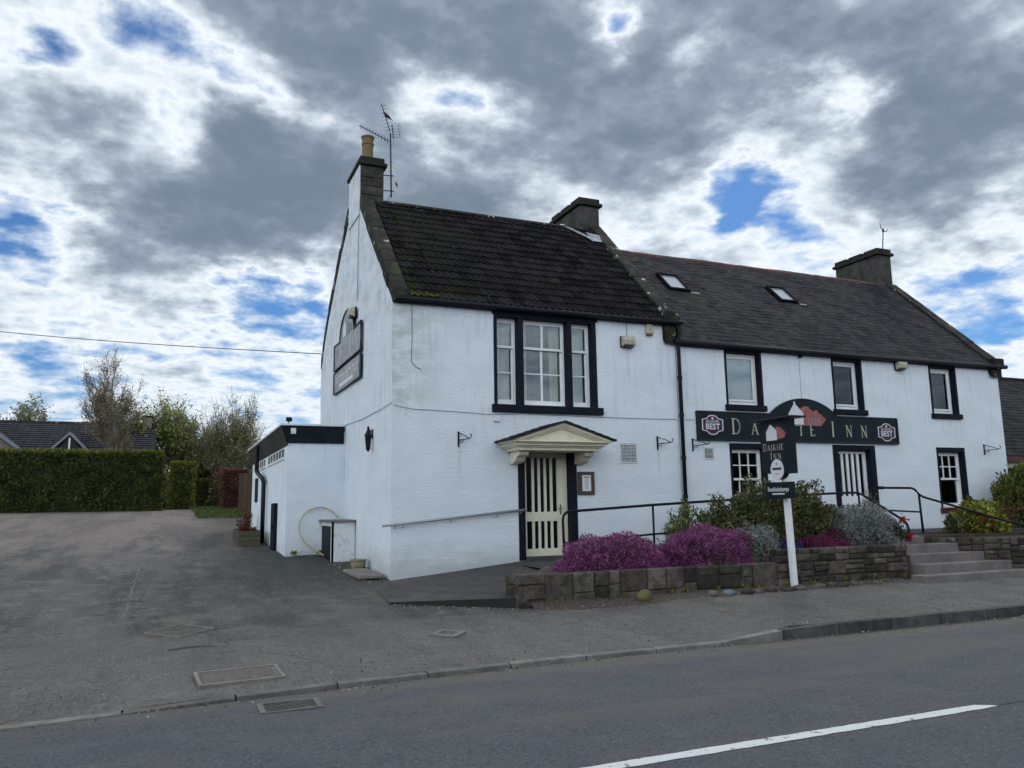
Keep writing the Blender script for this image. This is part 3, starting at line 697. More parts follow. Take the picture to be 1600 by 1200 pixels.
mk(B().prism([(2.985,7.8),(2.985,8.975),(4.125,8.975),(4.125,7.8)], 'x', -.022, -.002), 'white_flank', M['harl'], c1)
mk(B().box(.2,.52,2.9,3.02,8.0,8.12), 'flashing', M['coping'], IA, bev=.02)
c2 = chimney(IA, 5.66, 6.24, 3.12, 4.72, 7.5, 8.86, stone=False)
# lead soaker on the roof against the middle chimney
mk(B().add([(5.02,3.0,8.22),(5.14,3.02,8.24),(5.6,2.55,7.83),(5.48,2.5,7.78),(5.62,2.4,7.66),(5.92,2.4,7.66),(5.92,2.6,7.9),(5.6,2.7,7.98)],[(0,1,2,3),(3,2,5,4),(2,7,6,5)]), 'lead_soaker', M['lead'], IA, recalc=False)

# tripartite window
W = mk(B().box(2.0,2.07,-.014,D,3.2,4.93).box(2.52,2.63,-.014,D,3.2,4.93).box(3.60,3.70,-.014,D,3.2,4.93).box(4.17,4.265,-.014,D,3.2,4.93).box(2.0,4.265,-.018,D,4.93,5.03), 'window', M['black'], IA, bev=.006)
mk(B().box(1.94,4.33,-.055,.02,5.03,5.10), 'lintel_moulding', M['black'], W, bev=.012, seg=2)
mk(B().box(1.97,4.30,-.035,.02,4.97,5.028), 'lintel_moulding', M['black'], W, bev=.01, seg=2)
mk(B().box(1.95,4.36,-.075,D,3.045,3.195), 'sill', M['black'], W, bev=.012, seg=2)
def sash(par, x0, x1, z0, z1, y, cols, bars, bot=.05, st=.035):
    s_ = mk(B().box(x0,x0+st,y,y+.04,z0,z1).box(x1-st,x1,y,y+.04,z0,z1).box(x0+st,x1-st,y,y+.04,z1-.04,z1).box(x0+st,x1-st,y,y+.04,z0,z0+bot), 'sash', M['white'], par, bev=.004)
    ax = [x0+st]+[x0+st+(x1-x0-2*st)*i/cols for i in range(1, cols)]+[x1-st]; az = [z0+bot]+list(bars)+[z1-.04]
    gb = B()
    for q in ax[1:-1]: gb.box(q-.014 if cols==3 else q-.024, q+.014 if cols==3 else q+.024, y+.005, y+.035, z0+bot, z1-.04)
    for q in az[1:-1]: gb.box(x0+st, x1-st, y+.003, y+.033, q-.012, q+.012)
    if gb.v: mk(gb, 'glazing_bar', M['white'], s_)
    for i in range(len(ax)-1):
        for j in range(len(az)-1): pane(s_, ax[i]+.003, ax[i+1]-.003, y+.018, az[j]+.003, az[j+1]-.003)
    return s_
for x0, x1, c_, cur in ((2.075,2.515,1,'full'),(2.635,3.595,2,'edge'),(3.705,4.165,1,'full')):
    fr = mk(B().box(x0,x0+.028,D-.03,D+.08,3.2,4.93).box(x1-.028,x1,D-.03,D+.08,3.2,4.93).box(x0+.028,x1-.028,D-.03,D+.08,4.89,4.93).box(x0+.028,x1-.028,D-.03,D+.08,3.2,3.235), 'frame', M['white'], W)
    sash(fr, x0+.028, x1-.028, 4.34, 4.89, D-.015, c_, [])
    sash(fr, x0+.028, x1-.028, 3.235, 4.385, D+.03, c_, [3.86], bot=.09)
    def cur_(a, c): 
        bb = B(); nn_ = 14; v0 = len(bb.v)
        for i in range(nn_+1):
            q = a+(c-a)*i/nn_; yy = D+.16+.012*math.sin(i*2.1)
            bb.v += [(q,yy,3.2),(q,yy,4.92)]
        bb.f = [(2*i,2*i+2,2*i+3,2*i+1) for i in range(nn_)]
        mk(bb, 'curtain', M['curtain'], fr, recalc=False, smooth=True)
    if cur == 'full': cur_(x0, x1-.05)
    else:
        cur_(x0, x0+.2); cur_(x1-.25, x1-.02)

# door A
DR = surround(IA, 2.61, 3.59, .24, 2.29, .14, .001, D, name='door_surround')
Dr = mk(B().box(2.615,2.65,D-.04,D+.06,.3,2.285).box(3.50,3.585,D-.04,D+.06,.3,2.285).box(2.65,3.50,D-.04,D+.06,2.24,2.285), 'door_frame', M['cream'], IA, bev=.004)
y0 = D-.02
dz = [(.30,.44),(.96,1.14),(2.19,2.24)]
leaf = B().box(2.652,2.715,y0,y0+.045,.30,2.238).box(3.375,3.498,y0,y0+.045,.30,2.238)
for a, c in dz: leaf.box(2.715,3.375,y0,y0+.045,a,c)
DA = mk(leaf, 'door', M['creamdoor'], IA, bev=.003)
xs_ = lin(2.715,3.375,6)
for i in range(1,5):
    for a, c in ((.44,.96),(1.14,2.19)): mk(B().box(xs_[i]-.027+.008,xs_[i]+.027+.008,y0+.004,y0+.04,a,c), 'slat', M['creamdoor'], DA)
for i in range(5):
    for a, c in ((.44,.96),(1.14,2.19)): mk(B().box(xs_[i]+.012,xs_[i+1]-.012,y0+.03,y0+.034,a,c), 'pane', M['darkglass'], DA)
mk(B().box(3.425,3.45,y0-.012,y0,1.08,1.28).tube([(3.437,y0-.01,1.2),(3.437,y0-.05,1.2),(3.36,y0-.055,1.2)], .009, 6), 'handle', M['iron'], DA)
mk(B().box(2.61,3.59,-.05,D+.06,.18,.30), 'doorstep', M['ramp'], IA, bev=.01)
# porch canopy
PC = mk(B().box(2.22,3.94,-.62,-.01,2.28,2.305), 'porch_canopy', M['cream'], IA)
steps_ = [(.02,2.305,2.335,.86,.62),(.0,2.335,2.362,.90,.66),(.0,2.362,2.40,.95,.71),(.0,2.40,2.422,.98,.745),(.0,2.422,2.45,1.03,.79)]
CX = 3.08
for k_, (u, za, zb, hw, dp) in enumerate(steps_):
    mk(B().box(CX-hw, CX+hw, -dp, -.01, za, zb), 'cornice', M['cream'], PC, bev=.008, seg=2)
# pediment: recessed tympanum with raking mouldings
mk(B().prism([(CX-.98,2.45),(CX+.98,2.45),(CX,2.745)], 'y', -.70, -.05), 'tympanum', M['cream'], PC)
for s_ in (-1,1):
    for (o1,o2,yy) in ((.0,.055,-.80),(.055,.085,-.765),(.085,.11,-.735)):
        q = [(CX+s_*1.04,2.452+.0),(CX+s_*(1.04-.0),2.452+.05),(CX,2.855),(CX,2.80)]
        L_ = [(CX+s_*(1.05-o1*2.6),2.4505),(CX+s_*(1.05-o2*2.6-.0),2.4505),(CX,2.79-o2),(CX,2.79-o1)]
        mk(B().prism(L_, 'y', yy, -.1), 'raking_moulding', M['cream'], PC)
    # slated roof of the canopy
    rows_ = 6; nrm = Vector((s_*.385,0,1.05)).normalized()
    mk(B().prism([(CX+s_*1.09,2.452),(CX+s_*1.09,2.47),(CX,2.815),(CX,2.79)], 'y', -.86, -.003), 'canopy_roof', M['slatem'], PC)
    for j in range(7):
        for i in range(4):
            a = 1.09-j*.155; c = a-.17
            za, zc = 2.472+(1.09-a)*.318, 2.472+(1.09-c)*.318
            mk(B().add([(CX+s_*a,-.865+i*.216,za+.012),(CX+s_*a,-.655+i*.216,za+.012),(CX+s_*max(c,0),-.655+i*.216,zc+.002),(CX+s_*max(c,0),-.865+i*.216,zc+.002),(CX+s_*a,-.865+i*.216,za),(CX+s_*a,-.655+i*.216,za)],[(0,1,2,3),(4,5,1,0)]), 'slate', M['slate'], PC, recalc=False)
for cx_ in (2.40, 3.78):
    pr = [(-.01,2.28),(-.46,2.28),(-.48,2.24),(-.46,2.195),(-.39,2.185),(-.32,2.155),(-.26,2.10),(-.19,2.07),(-.11,2.055),(-.01,2.05)]
    mk(B().prism(pr, 'x', cx_-.10, cx_+.10), 'scroll_bracket', M['cream'], PC, bev=.012, seg=2)

# vents
def vent(t, x0, x1, z0, z1, rows_):
    v = mk(B().box(x0,x0+.02,-.018,0,z0,z1).box(x1-.02,x1,-.018,0,z0,z1).box(x0+.02,x1-.02,-.018,0,z1-.02,z1).box(x0+.02,x1-.02,-.018,0,z0,z0+.02).box(x0+.02,x1-.02,-.012,-.008,z0+.02,z1-.02), 'air_vent', M['oldwhite'], t)
    bb = B(); 
    for i in range(rows_):
        z_ = z0+.03+(z1-z0-.06)*i/rows_
        for c in range(6):
            a = x0+.03+(x1-x0-.06)*c/6; bb.box(a,a+(x1-x0)/6*.72,-.0145,-.012,z_,z_+(z1-z0)/rows_*.42)
    o = mk(bb, 'slot', M['irondark'], v); o['kind'] = 'stuff'
vent(IA, 4.74, 5.15, 2.09, 2.50, 12)
# crack / flush cable around the block at first-floor level
mk(B().tube([(-.012,4.2,3.16),(-.02,2.4,3.10),(-.02,.9,3.12),(-.015,.02,3.15),(.06,-.012,3.10),(.4,-.012,3.045),(1.07,-.012,3.03),(1.95,-.012,2.99)]+[(x_,-.012,3.02+.012*math.sin(x_)) for x_ in lin(2.6,6.15,8)], .006, 5), 'cable', M['greycable'], IA)
mk(B().tube([(.36,-.008,5.02),(.37,-.01,4.4),(.355,-.01,4.0),(.36,-.01,3.92),(.45,-.012,3.83),(.55,-.01,3.79)], .008, 5), 'cable', M['greycable'], IA)
mk(B().tube([(-.01,3.0,8.0),(-.018,3.05,6.8),(-.018,3.02,5.8)], .008, 5), 'cable', M['greycable'], IA)
mk(B().tube([(5.0,-.008,5.02),(5.0,-.01,4.74)], .006, 5), 'cable', M['greycable'], IA)
mk(B().box(1.98,2.10,-.05,-.002,2.86,2.97), 'junction_box', M['oldwhite'], IA, bev=.006)

# ================================================================ long lower block
IB = thing('inn_long_block', 'long lower white block of the inn with slate roof and wide black sign', 'building', (6.25, 0, 0))
d2 = .16
def wb(x0, x1): return (x0, x1)
UP = [(7.53,8.44),(10.62,11.46),(13.83,14.68)]
OPB = [(a,c,3.39,4.56) for a,c in UP]+[(7.54,8.42,1.08,2.43),(13.83,14.72,1.06,2.43),(10.57,11.57,.3,2.43)]
b = B(); wall_sheet(b, 6.21, 16.32, -.4, 4.78, 0, OPB); mk(b, 'front_wall', M['harl'], IB, recalc=False, smooth=True)
b = B().prism([(.0,-.4),(.0,4.8),(2.9,7.6),(4.1,7.6),(7.0,4.7),(7.0,-.4)], 'x', 16.25, 16.32); mk(b, 'end_wall', M['harl'], IB)
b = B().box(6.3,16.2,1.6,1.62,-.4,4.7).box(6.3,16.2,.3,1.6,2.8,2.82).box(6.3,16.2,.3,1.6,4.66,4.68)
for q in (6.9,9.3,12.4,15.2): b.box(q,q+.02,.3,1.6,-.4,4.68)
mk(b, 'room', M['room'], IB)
b = B().prism([(-.1,4.70),(-.1,4.745),(3.0,7.66),(4.0,7.66),(7.1,4.6),(7.1,4.55),(4.0,7.6),(3.0,7.6)], 'x', 6.2, 16.05); mk(b, 'roof', M['slatem'], IB)
# slates
def slate_me(mat_, w_, l_):
    b = B().box(.002, w_-.002, 0, l_, 0, .007); 
    b.v = [(x_+random.uniform(-.003,.003), y_+random.uniform(-.008,.004), z_+(.012 if y_ < .01 else 0)) for x_, y_, z_ in b.v]
    me = bpy.data.meshes.new('slate'); me.from_pydata(b.v, [], b.f); me.materials.append(mat_); return me
smes = [slate_me(M['slate'], .27, .33) for _ in range(6)]
RB = 27; e_ = .156; SBm = B(); nsl = 0; cells = []
for r_ in range(RB):
    x_ = 6.22+(.13 if r_%2 else 0)
    while x_ < 15.98: cells.append((r_, x_)); x_ += .27
cells.sort(key=lambda q: (q[1]-6.2)*1.0+q[0]*.12)
SKY = [(7.21,7.80,1.57,2.12),(10.62,11.19,1.58,2.12)]
for r_, x_ in cells:
    yy = -.13+ct*r_*e_
    if any(a-.24 < x_ < c-.05 and p_-.05 < yy+.1 < q_+.02 for a,c,p_,q_ in SKY): continue
    m_ = slopeM(x_, r_*e_, -.13, 4.70, .006+.01*vnoise(x_, r_*.3, 1.2, 5), .016)
    if nsl < 298: inst(random.choice(smes), 'slate', IB, Matrix.Translation(-ORIG[IB.name])@m_); nsl += 1
    else:
        me = random.choice(smes); SBm.add([m_@v.co for v in me.vertices], [tuple(p_.vertices) for p_ in me.polygons])
o = mk(SBm, 'slating', M['slatem'], IB, recalc=False); o['kind'] = 'stuff'
for i in range(34):
    x0 = 6.35+i*.286
    if x0 > 15.7: break
    t_ = [(3.0+.11*math.cos(math.pi*k/6), 7.635+.10*math.sin(math.pi*k/6)+.012*vnoise(x0,0,1,3)) for k in range(7)]
    mk(B().prism(t_, 'x', x0, x0+.28), 'ridge_tile', M['redridge'], IB)
skew(IB, 15.98, 16.36, -.1, 2.92, lambda y: 4.8+SA*y, 9, h=.12, lo=.3)
skew(IB, 15.98, 16.36, 4.5, 7.0, lambda y: 4.8+SA*(7.0-y)*1.13, 5, h=.12, lo=.3)
mk(B().box(15.98,16.4,-.18,.0,4.62,4.9), 'skewputt', M['coping'], IB, bev=.03, seg=2)
mk(B().tube([(6.1,-.14,4.67),(11,-.145,4.655),(16.5,-.14,4.68)], .055, 10), 'gutter', M['blackmetal'], IB, smooth=True)
mk(B().box(6.22,16.3,-.1,-.02,4.6,4.70), 'eaves_board', M['black'], IB)
c3 = chimney(IB, 15.72, 16.28, 2.94, 4.6, 7.0, 8.62, stone=False)
mk(B().add([(15.2,3.0,7.74),(15.6,3.0,7.74),(15.72,2.9,7.64),(15.72,2.6,7.4),(15.55,2.6,7.4)],[(0,1,2,3,4)]), 'lead_soaker', M['coping'], IB, recalc=False)
# rooflights
for (x0,x1,ya,yb) in SKY:
    sa, sb = (ya+.13)/ct, (yb+.13)/ct; T = slopeM(0,0,-.13,4.70,.03)
    def tb(b, a,c,p_,q_,z0_,z1_):
        vs_ = [T@Vector(v) for v in [(a,p_,z0_),(c,p_,z0_),(c,q_,z0_),(a,q_,z0_),(a,p_,z1_),(c,p_,z1_),(c,q_,z1_),(a,q_,z1_)]]
        return b.add(vs_, [(0,3,2,1),(4,5,6,7),(0,1,5,4),(1,2,6,5),(2,3,7,6),(3,0,4,7)])
    f_ = .055; b = B(); tb(b,x0,x1,sa,sa+f_,-.03,.05); tb(b,x0,x1,sb-f_,sb,-.03,.06); tb(b,x0,x0+f_,sa+f_,sb-f_,-.03,.05); tb(b,x1-f_,x1,sa+f_,sb-f_,-.03,.05)
    rl = mk(b, 'rooflight', M['irondark'], IB, bev=.006); b = B(); tb(b,x0+f_,x1-f_,sa+f_,sb-f_,.0,.012); mk(b, 'pane', M['lead'], rl)
    b = B(); tb(b,x1+.0,x1+.22,sa-.10,sa-.05,.0,.012); mk(b, 'flashing', M['lead'], IB)
    rlp = rl.children[0]; rlp.data.materials[0] = M['rlglass'] if 'rlglass' in M else M['lead']
# upper windows
for i, (a, c) in enumerate(UP):
    wn_ = surround(IB, a, c, 3.39, 4.56, .06, .09, d2, name='window')
    mk(B().box(a-.10, c+.10, -.07, d2, 3.255, 3.385), 'sill', M['black'], wn_, bev=.012, seg=2)
    y0 = d2-.02
    fr = mk(B().box(a,a+.06,y0,y0+.06,3.39,4.56).box(c-.06,c,y0,y0+.06,3.39,4.56).box(a+.06,c-.06,y0,y0+.06,4.50,4.56).box(a+.06,c-.06,y0,y0+.06,3.39,3.47), 'frame', M['white'], wn_, bev=.006)
    s_ = mk(B().box(a+.07,a+.115,y0-.012,y0+.04,3.48,4.49).box(c-.115,c-.07,y0-.012,y0+.04,3.48,4.49).box(a+.115,c-.115,y0-.012,y0+.04,4.445,4.49).box(a+.115,c-.115,y0-.012,y0+.04,3.48,3.525), 'casement', M['white'], fr, bev=.005)
    pane(s_, a+.115, c-.115, y0+.01, 3.525, 4.445)
    mk(B().box(a+.02, c-.02, y0+.13, y0+.135, (3.42,3.9,3.42)[i], 4.52), 'blind', M['blind'], fr)
# lower sash windows, 3 x 2 panes above, one below
for i, (a, c) in enumerate(((7.54,8.42),(13.83,14.72))):
    z0_, z1_ = (1.08,2.43) if i == 0 else (1.06,2.43)
    wn_ = surround(IB, a, c, z0_, z1_, .06, .11, d2, name='window')
    mk(B().box(a-.1, c+.1, -.07, d2, z0_-.13, z0_-.002), 'sill', M['maroon'] if i else M['black'], wn_, bev=.012, seg=2, label='dark red painted sill' if i else None)
    y0 = d2-.02
    fr = mk(B().box(a,a+.05,y0,y0+.1,z0_,z1_).box(c-.05,c,y0,y0+.1,z0_,z1_).box(a+.05,c-.05,y0,y0+.1,z1_-.05,z1_).box(a+.05,c-.05,y0,y0+.1,z0_,z0_+.05), 'frame', M['white'], wn_, bev=.005)
    sash(fr, a+.05, c-.05, 1.74, z1_-.05, y0+.01, 3, [2.07])
    if i: sash(fr, a+.05, c-.05, z0_+.05, 1.79, y0+.055, 1, [], bot=.06)
    else: sash(fr, a+.05, c-.05, z0_+.05, 1.79, y0+.055, 3, [1.42], bot=.06)
mk(B().lathe((14.15,.42,1.12), [(.05,0),(.13,.05),(.15,.15),(.10,.24),(.03,.28)], 10), 'window_ornament', M['blind'], IB, smooth=True)
# door B
DS = surround(IB, 10.57, 11.57, .3, 2.43, .16, .12, d2, name='door_surround')
y0 = d2-.02
lb = B().box(10.575,10.66,y0,y0+.045,.62,2.42).box(11.48,11.565,y0,y0+.045,.62,2.42)
for a, c in ((.62,.74),(1.17,1.37),(2.36,2.42)): lb.box(10.66,11.48,y0,y0+.045,a,c)
DB = mk(lb, 'door', M['white'], IB, bev=.003)
xs_ = lin(10.66,11.48,6)
for i in range(1,5):
    for a, c in ((.74,1.17),(1.37,2.36)): mk(B().box(xs_[i]-.035,xs_[i]+.035,y0+.004,y0+.04,a,c), 'slat', M['white'], DB)
for i in range(5):
    for a, c in ((.74,1.17),(1.37,2.36)): mk(B().box(xs_[i]+.012,xs_[i+1]-.012,y0+.03,y0+.034,a,c), 'pane', M['darkglass'], DB)
mk(B().box(10.60,10.625,y0-.012,y0,1.5,1.66).tube([(10.61,y0-.01,1.6),(10.61,y0-.05,1.6),(10.68,y0-.055,1.6)], .009, 6), 'handle', M['galv'], DB)
mk(B().box(10.5,11.65,-.06,d2+.05,.5,.62), 'doorstep', M['conc'], IB, bev=.01)
vent(IB, 6.79, 7.06, 2.18, 2.45, 8)
mk(B().tube([(6.35,-.012,3.02),(6.6,-.012,3.02)], .006, 5), 'cable', M['greycable'], IB)
mk(B().tube([(9.59,-.012,4.62),(9.59,-.012,3.58)], .004, 5), 'cable', M['greycable'], IB)

# ================================================================ flat-roofed annexe
AN = thing('flat_roofed_annexe', 'low flat-roofed white annexe with black fascia behind the gable', 'building', (-1.27, 4.25, .2))
AX = -1.27; AY = 4.25
b = B(); wall_sheet(b, AX, -.0, 0, 3.0, AY, [], step=.2); mk(b, 'front_wall', M['harl'], AN, recalc=False, smooth=True)
b = B()
for a, c, z0_, z1_ in ((AY,12.5,0,2.42),(AY,4.7,2.42,2.66),(8.1,8.6,2.42,2.66),(11.4,12.5,2.42,2.66),(AY,12.5,2.66,2.9)): b.box(AX-.001, AX+.2, a+.002, c-.002, z0_, z1_)
mk(b, 'side_wall', M['harl'], AN)
mk(B().box(AX+.2,0,12.3,12.5,0,3.0), 'rear_wall', M['harl'], AN)
mk(B().box(AX+.15,-.05,AY+.05,12.4,2.9,3.14), 'flat_roof', M['coping'], AN)
mk(B().box(AX-.02,-.03,AY-.045,AY-.012,2.73,3.12), 'fascia', M['black'], AN, bev=.004)
mk(B().box(AX-.06,-.01,AY-.07,AY+.1,3.122,3.165), 'roof_edge', M['oldwhite'], AN, bev=.004)
mk(B().box(AX-.17,AX-.05,AY-.06,12.6,3.122,3.165), 'roof_edge', M['oldwhite'], AN, bev=.004)
n_ = 14
for i in range(n_):
    a = AY-.04+i*.6; mk(B().add([(AX-.13,a,3.11),(AX-.13,a+.59,3.11),(AX-.02,a+.59,2.68),(AX-.02,a,2.68),(AX-.10,a,3.11),(AX-.10,a+.59,3.11),(AX+.0,a+.59,2.68),(AX+.0,a,2.68)],[(0,1,2,3),(4,7,6,5),(0,3,7,4),(1,5,6,2),(3,2,6,7),(0,4,5,1)]), 'fascia_board', M['darkboard'], AN)
for a, c in ((4.7,8.1),(8.6,11.4)):
    wn_ = mk(B().box(AX-.03,AX+.04,a,c,2.40,2.45).box(AX-.02,AX+.03,a,c,2.635,2.66), 'window', M['white'], AN)
    k = a
    while k < c-.1:
        mk(B().box(AX-.018,AX+.03,k,k+.05,2.45,2.635), 'mullion', M['white'], wn_); mk(B().box(AX,AX+.005,k+.05,min(k+.55,c),2.45,2.635), 'pane', M['darkglass'], wn_); k += .566
mk(B().prism([(AX-.16,3.118),(AX-.02,3.118),(AX-.02,2.70)], 'y', AY-.045, AY-.02), 'fascia', M['black'], AN)
mk(B().tube([(AX-.18,9.3,3.05),(AX-.18,9.3,2.35),(AX-.16,9.0,2.25),(AX-.12,8.4,2.12),(AX-.10,8.1,2.0),(AX-.10,8.1,.42)], .06, 10), 'downpipe', M['blackmetal'], AN, smooth=True)
mk(B().box(AX-.09,AX-.005,5.75,6.35,.3,1.42), 'low_hatch', M['black'], AN, bev=.01)
mk(B().box(AX-.12,AX-.09,5.80,5.86,.8,.92), 'hatch_hinge', M['black'], AN)
mk(B().box(AX-.03,AX-.002,10.6,11.3,1.5,2.2), 'notice', M['sign'], AN)
mk(B().box(AX+.05,AX+.16,AY-.10,AY-.046,2.93,3.06), 'fascia_box', M['oldwhite'], AN, bev=.006)
# painted store box against the gable
BX = thing('store_box', 'white painted store box with pale lid against the gable', 'store box', (-.25, 3.3, .1))
mk(B().box(-.50,-.46,2.93,4.22,.05,.98).box(-.46,-.02,2.93,2.97,.16,.98).box(-.50,-.46,2.93,2.97,.05,.98), 'casing', M['oldwhite'], BX)
mk(B().box(-.508,-.501,3.05,4.1,.12,.90), 'door', M['black'], BX)
mk(B().box(-.56,-.012,2.86,4.24,.985,1.03), 'lid', M['conc'], BX, bev=.008)
# ================================================================ ramp, path, beds, steps
b = B()
fa = [(0,0,.0),(.8,-.005,.07),(1.7,-.005,.155),(2.5,-.005,.232),(3.75,-.005,.262)]
oa = [(-.47,-.85,-.045),(-.56,-1.6,-.075),(-.60,-2.3,-.105),(1.02,-3.24,-.045),(2.3,-1.5,.15)]
fl = []
for p_, q_ in zip(fa, oa):
    for k in range(6):
        t_ = k/5; fl.append(tuple(p_[i]*(1-t_)+q_[i]*t_ for i in range(3)))
b.v = fl; b.f = [(i*6+j, (i+1)*6+j, (i+1)*6+j+1, i*6+j+1) for i in range(4) for j in range(5)]
n0 = len(b.v); b.v += [(x_,y_,z_-.5) for x_,y_,z_ in oa]+[(0,.0,-.5)]
for i in range(4): b.f.append((i*6+5, (i+1)*6+5, n0+i+1, n0+i))
b.f.append((0,5,n0,n0+5))
ramp_ = mk(b, 'ramp', M['ramp'], kind='structure', recalc=False)
# dark edge of the ramp, and little concrete channel below it
b = B()
for i in (2,):
    p_, q_ = Vector(oa[i]), Vector(oa[i+1]); dv = (q_-p_).normalized(); nv = Vector((dv.y,-dv.x,0))*-1
    nv = Vector((-.53,-.85,0))
    b.add([p_+nv*.004+Vector((0,0,.004)),q_+nv*.004+Vector((0,0,.004)),q_+nv*.03+Vector((0,0,.004)),p_+nv*.03+Vector((0,0,.004)),
           p_+nv*.004+Vector((0,0,-.3)),q_+nv*.004+Vector((0,0,-.3)),q_+nv*.03+Vector((0,0,-.3)),p_+nv*.03+Vector((0,0,-.3))],
          [(0,1,2,3),(4,7,6,5),(0,4,5,1),(1,5,6,2),(2,6,7,3),(3,7,4,0)])
mk(b, 'ramp_edging', M['rampedge'], kind='structure')
# path between bed and facade, rising to the right-hand door
b = B(); X_ = lin(2.3, 16.5, 20)
def pathz(x_): return interp(x_, [2.3,3.9,6,10,16], [.20,.262,.36,.575,.575])
for x_ in X_: b.v += [(x_, .0, pathz(x_)), (x_, -1.62, pathz(x_)-.01), (x_, -1.62, -.3)]
b.f = [(3*i,3*i+3,3*i+4,3*i+1) for i in range(19)]+[(3*i+1,3*i+4,3*i+5,3*i+2) for i in range(19)]
mk(b, 'path', M['ramp'], kind='structure', recalc=False)
mk(B().obox((2.0,-1.95,.14),(.07,1.5,.16),(0,0,R(-36))), 'path_edging', M['conc'], kind='structure', bev=.01)
b = B().add([(1.0,-3.1,.21),(5.75,-3.1,.23),(5.75,-1.6,.26),(2.35,-1.6,.24)],[(0,1,2,3)]); mk(b, 'bed_gravel', M['gravel'], kind='structure', recalc=False)
b = B().prism([(5.66,-3.1),(8.75,-3.1),(9.0,-2.9),(9.0,-1.6),(5.66,-1.6)], 'z', -.3, .45); mk(b, 'bed_soil', M['soil'], kind='structure')

# rubble stone walls
def stone_mesh(w_, h, d):
    c_ = min(.018, w_*.12, h*.16); vs = []
    def j(a): return random.uniform(-a, a)
    for (u, v_) in ((0,0),(w_,0),(w_,h),(0,h)): vs.append((u, d, v_))
    for (u, v_) in ((0,0),(w_,0),(w_,h),(0,h)): vs.append((u+j(.006), .018+j(.006), v_+j(.006)))
    for (u, v_) in ((c_,c_),(w_-c_,c_),(w_-c_,h-c_),(c_,h-c_)): vs.append((u+j(.012), -.004+j(.009), v_+j(.012)))
    vs.append((w_/2+j(w_*.2), -.012+j(.008), h/2+j(h*.2)))
    f = [(3,2,1,0),(0,1,5,4),(1,2,6,5),(2,3,7,6),(3,0,4,7),(4,5,9,8),(5,6,10,9),(6,7,11,10),(7,4,8,11),(8,9,12),(9,10,12),(10,11,12),(11,8,12)]
    me = bpy.data.meshes.new('stone'); me.from_pydata(vs, [], f); me.materials.append(M['stone']); return me
def stone_wall(t, p0, p1, zbot, ztop, courses=(.12,.2), widths=(.18,.48), copes=True, gap=.008):
    p0 = Vector((*p0, 0)); p1 = Vector((*p1, 0)); Ln = (p1-p0).length; ang = math.atan2(p1.y-p0.y, p1.x-p0.x)
    z_ = zbot; nb_ = max(1, round((ztop-zbot)/(2*sum(courses)/2*.95))); hs_ = [(ztop-zbot)/nb_*random.uniform(.9,1.1) for _ in range(nb_)]; k_ = (ztop-zbot)/sum(hs_); hs_ = [h*k_ for h in hs_]
    for h in hs_:
        x_ = random.uniform(-.1, 0) if z_ > zbot else 0; x_ = 0
        while x_ < Ln-.01:
            w_ = random.uniform(*widths)
            if Ln-x_-w_ < .12: w_ = Ln-x_
            r3 = random.random(); q1 = random.uniform(.35,.65)
            sp_ = [(0,h)] if (h < .17 or (r3 < .14 and w_ > .34)) else ([(0,h*q1),(h*q1,h*(1-q1))] if r3 < .8 or h < .24 else [(0,h*.3),(h*.3,h*.4),(h*.7,h*.3)])
            for (zz_, hh) in sp_:
                me = stone_mesh(w_-gap, hh-gap, .16)
                m_ = Matrix.Translation(Vector((p0.x, p0.y, z_+zz_+random.uniform(-.003,.003)))-ORIG[t.name])@Matrix.Rotation(ang, 4, 'Z')@Matrix.Translation(Vector((x_, random.uniform(-.014,.008), 0)))
                inst(me, 'stone', t, m_)
            x_ += w_
        z_ += h
SW = thing('stone_bed_wall', 'low rubble stone wall holding the purple heather bed', 'stone wall', (.9,-3.3,-.25))
TA, TB = .275, .475
stone_wall(SW, (1.0,-3.30), (1.45,-3.30), -.24, TA+.015, courses=(.24,.27), widths=(.44,.5))
stone_wall(SW, (1.45,-3.30), (5.70,-3.30), -.24, TA, courses=(.14,.26), widths=(.16,.56))
mk(B().box(1.03,5.6,-3.28,-3.1,-.3,TA-.02), 'mortar_core', M['mortar'], SW)
stone_wall(SW, (1.0,-2.85), (1.0,-3.30), -.2, TA, courses=(.22,.27), widths=(.4,.5))
SW2 = thing('stone_bed_wall', 'higher rubble stone wall with rounded corner beside the steps', 'stone wall', (7.2,-3.3,-.25))
stone_wall(SW2, (5.70,-3.32), (8.55,-3.32), -.24, TB, courses=(.11,.18))
arc = [(8.55+.25*math.sin(a), -3.07-.25*math.cos(a)) for a in lin(0, R(90), 5)]
for p_, q_ in zip(arc[:-1], arc[1:]): stone_wall(SW2, p_, q_, -.24, TB, courses=(.12,.18), widths=(.098,.0981))
stone_wall(SW2, (8.80,-3.07), (8.80,-2.6), -.24, TB, courses=(.12,.18))
mk(B().prism([(5.72,-3.3),(8.54,-3.3),(8.70,-3.22),(8.78,-3.06),(8.78,-2.6),(5.72,-3.1)], 'z', -.3, TB-.02), 'mortar_core', M['mortar'], SW2)
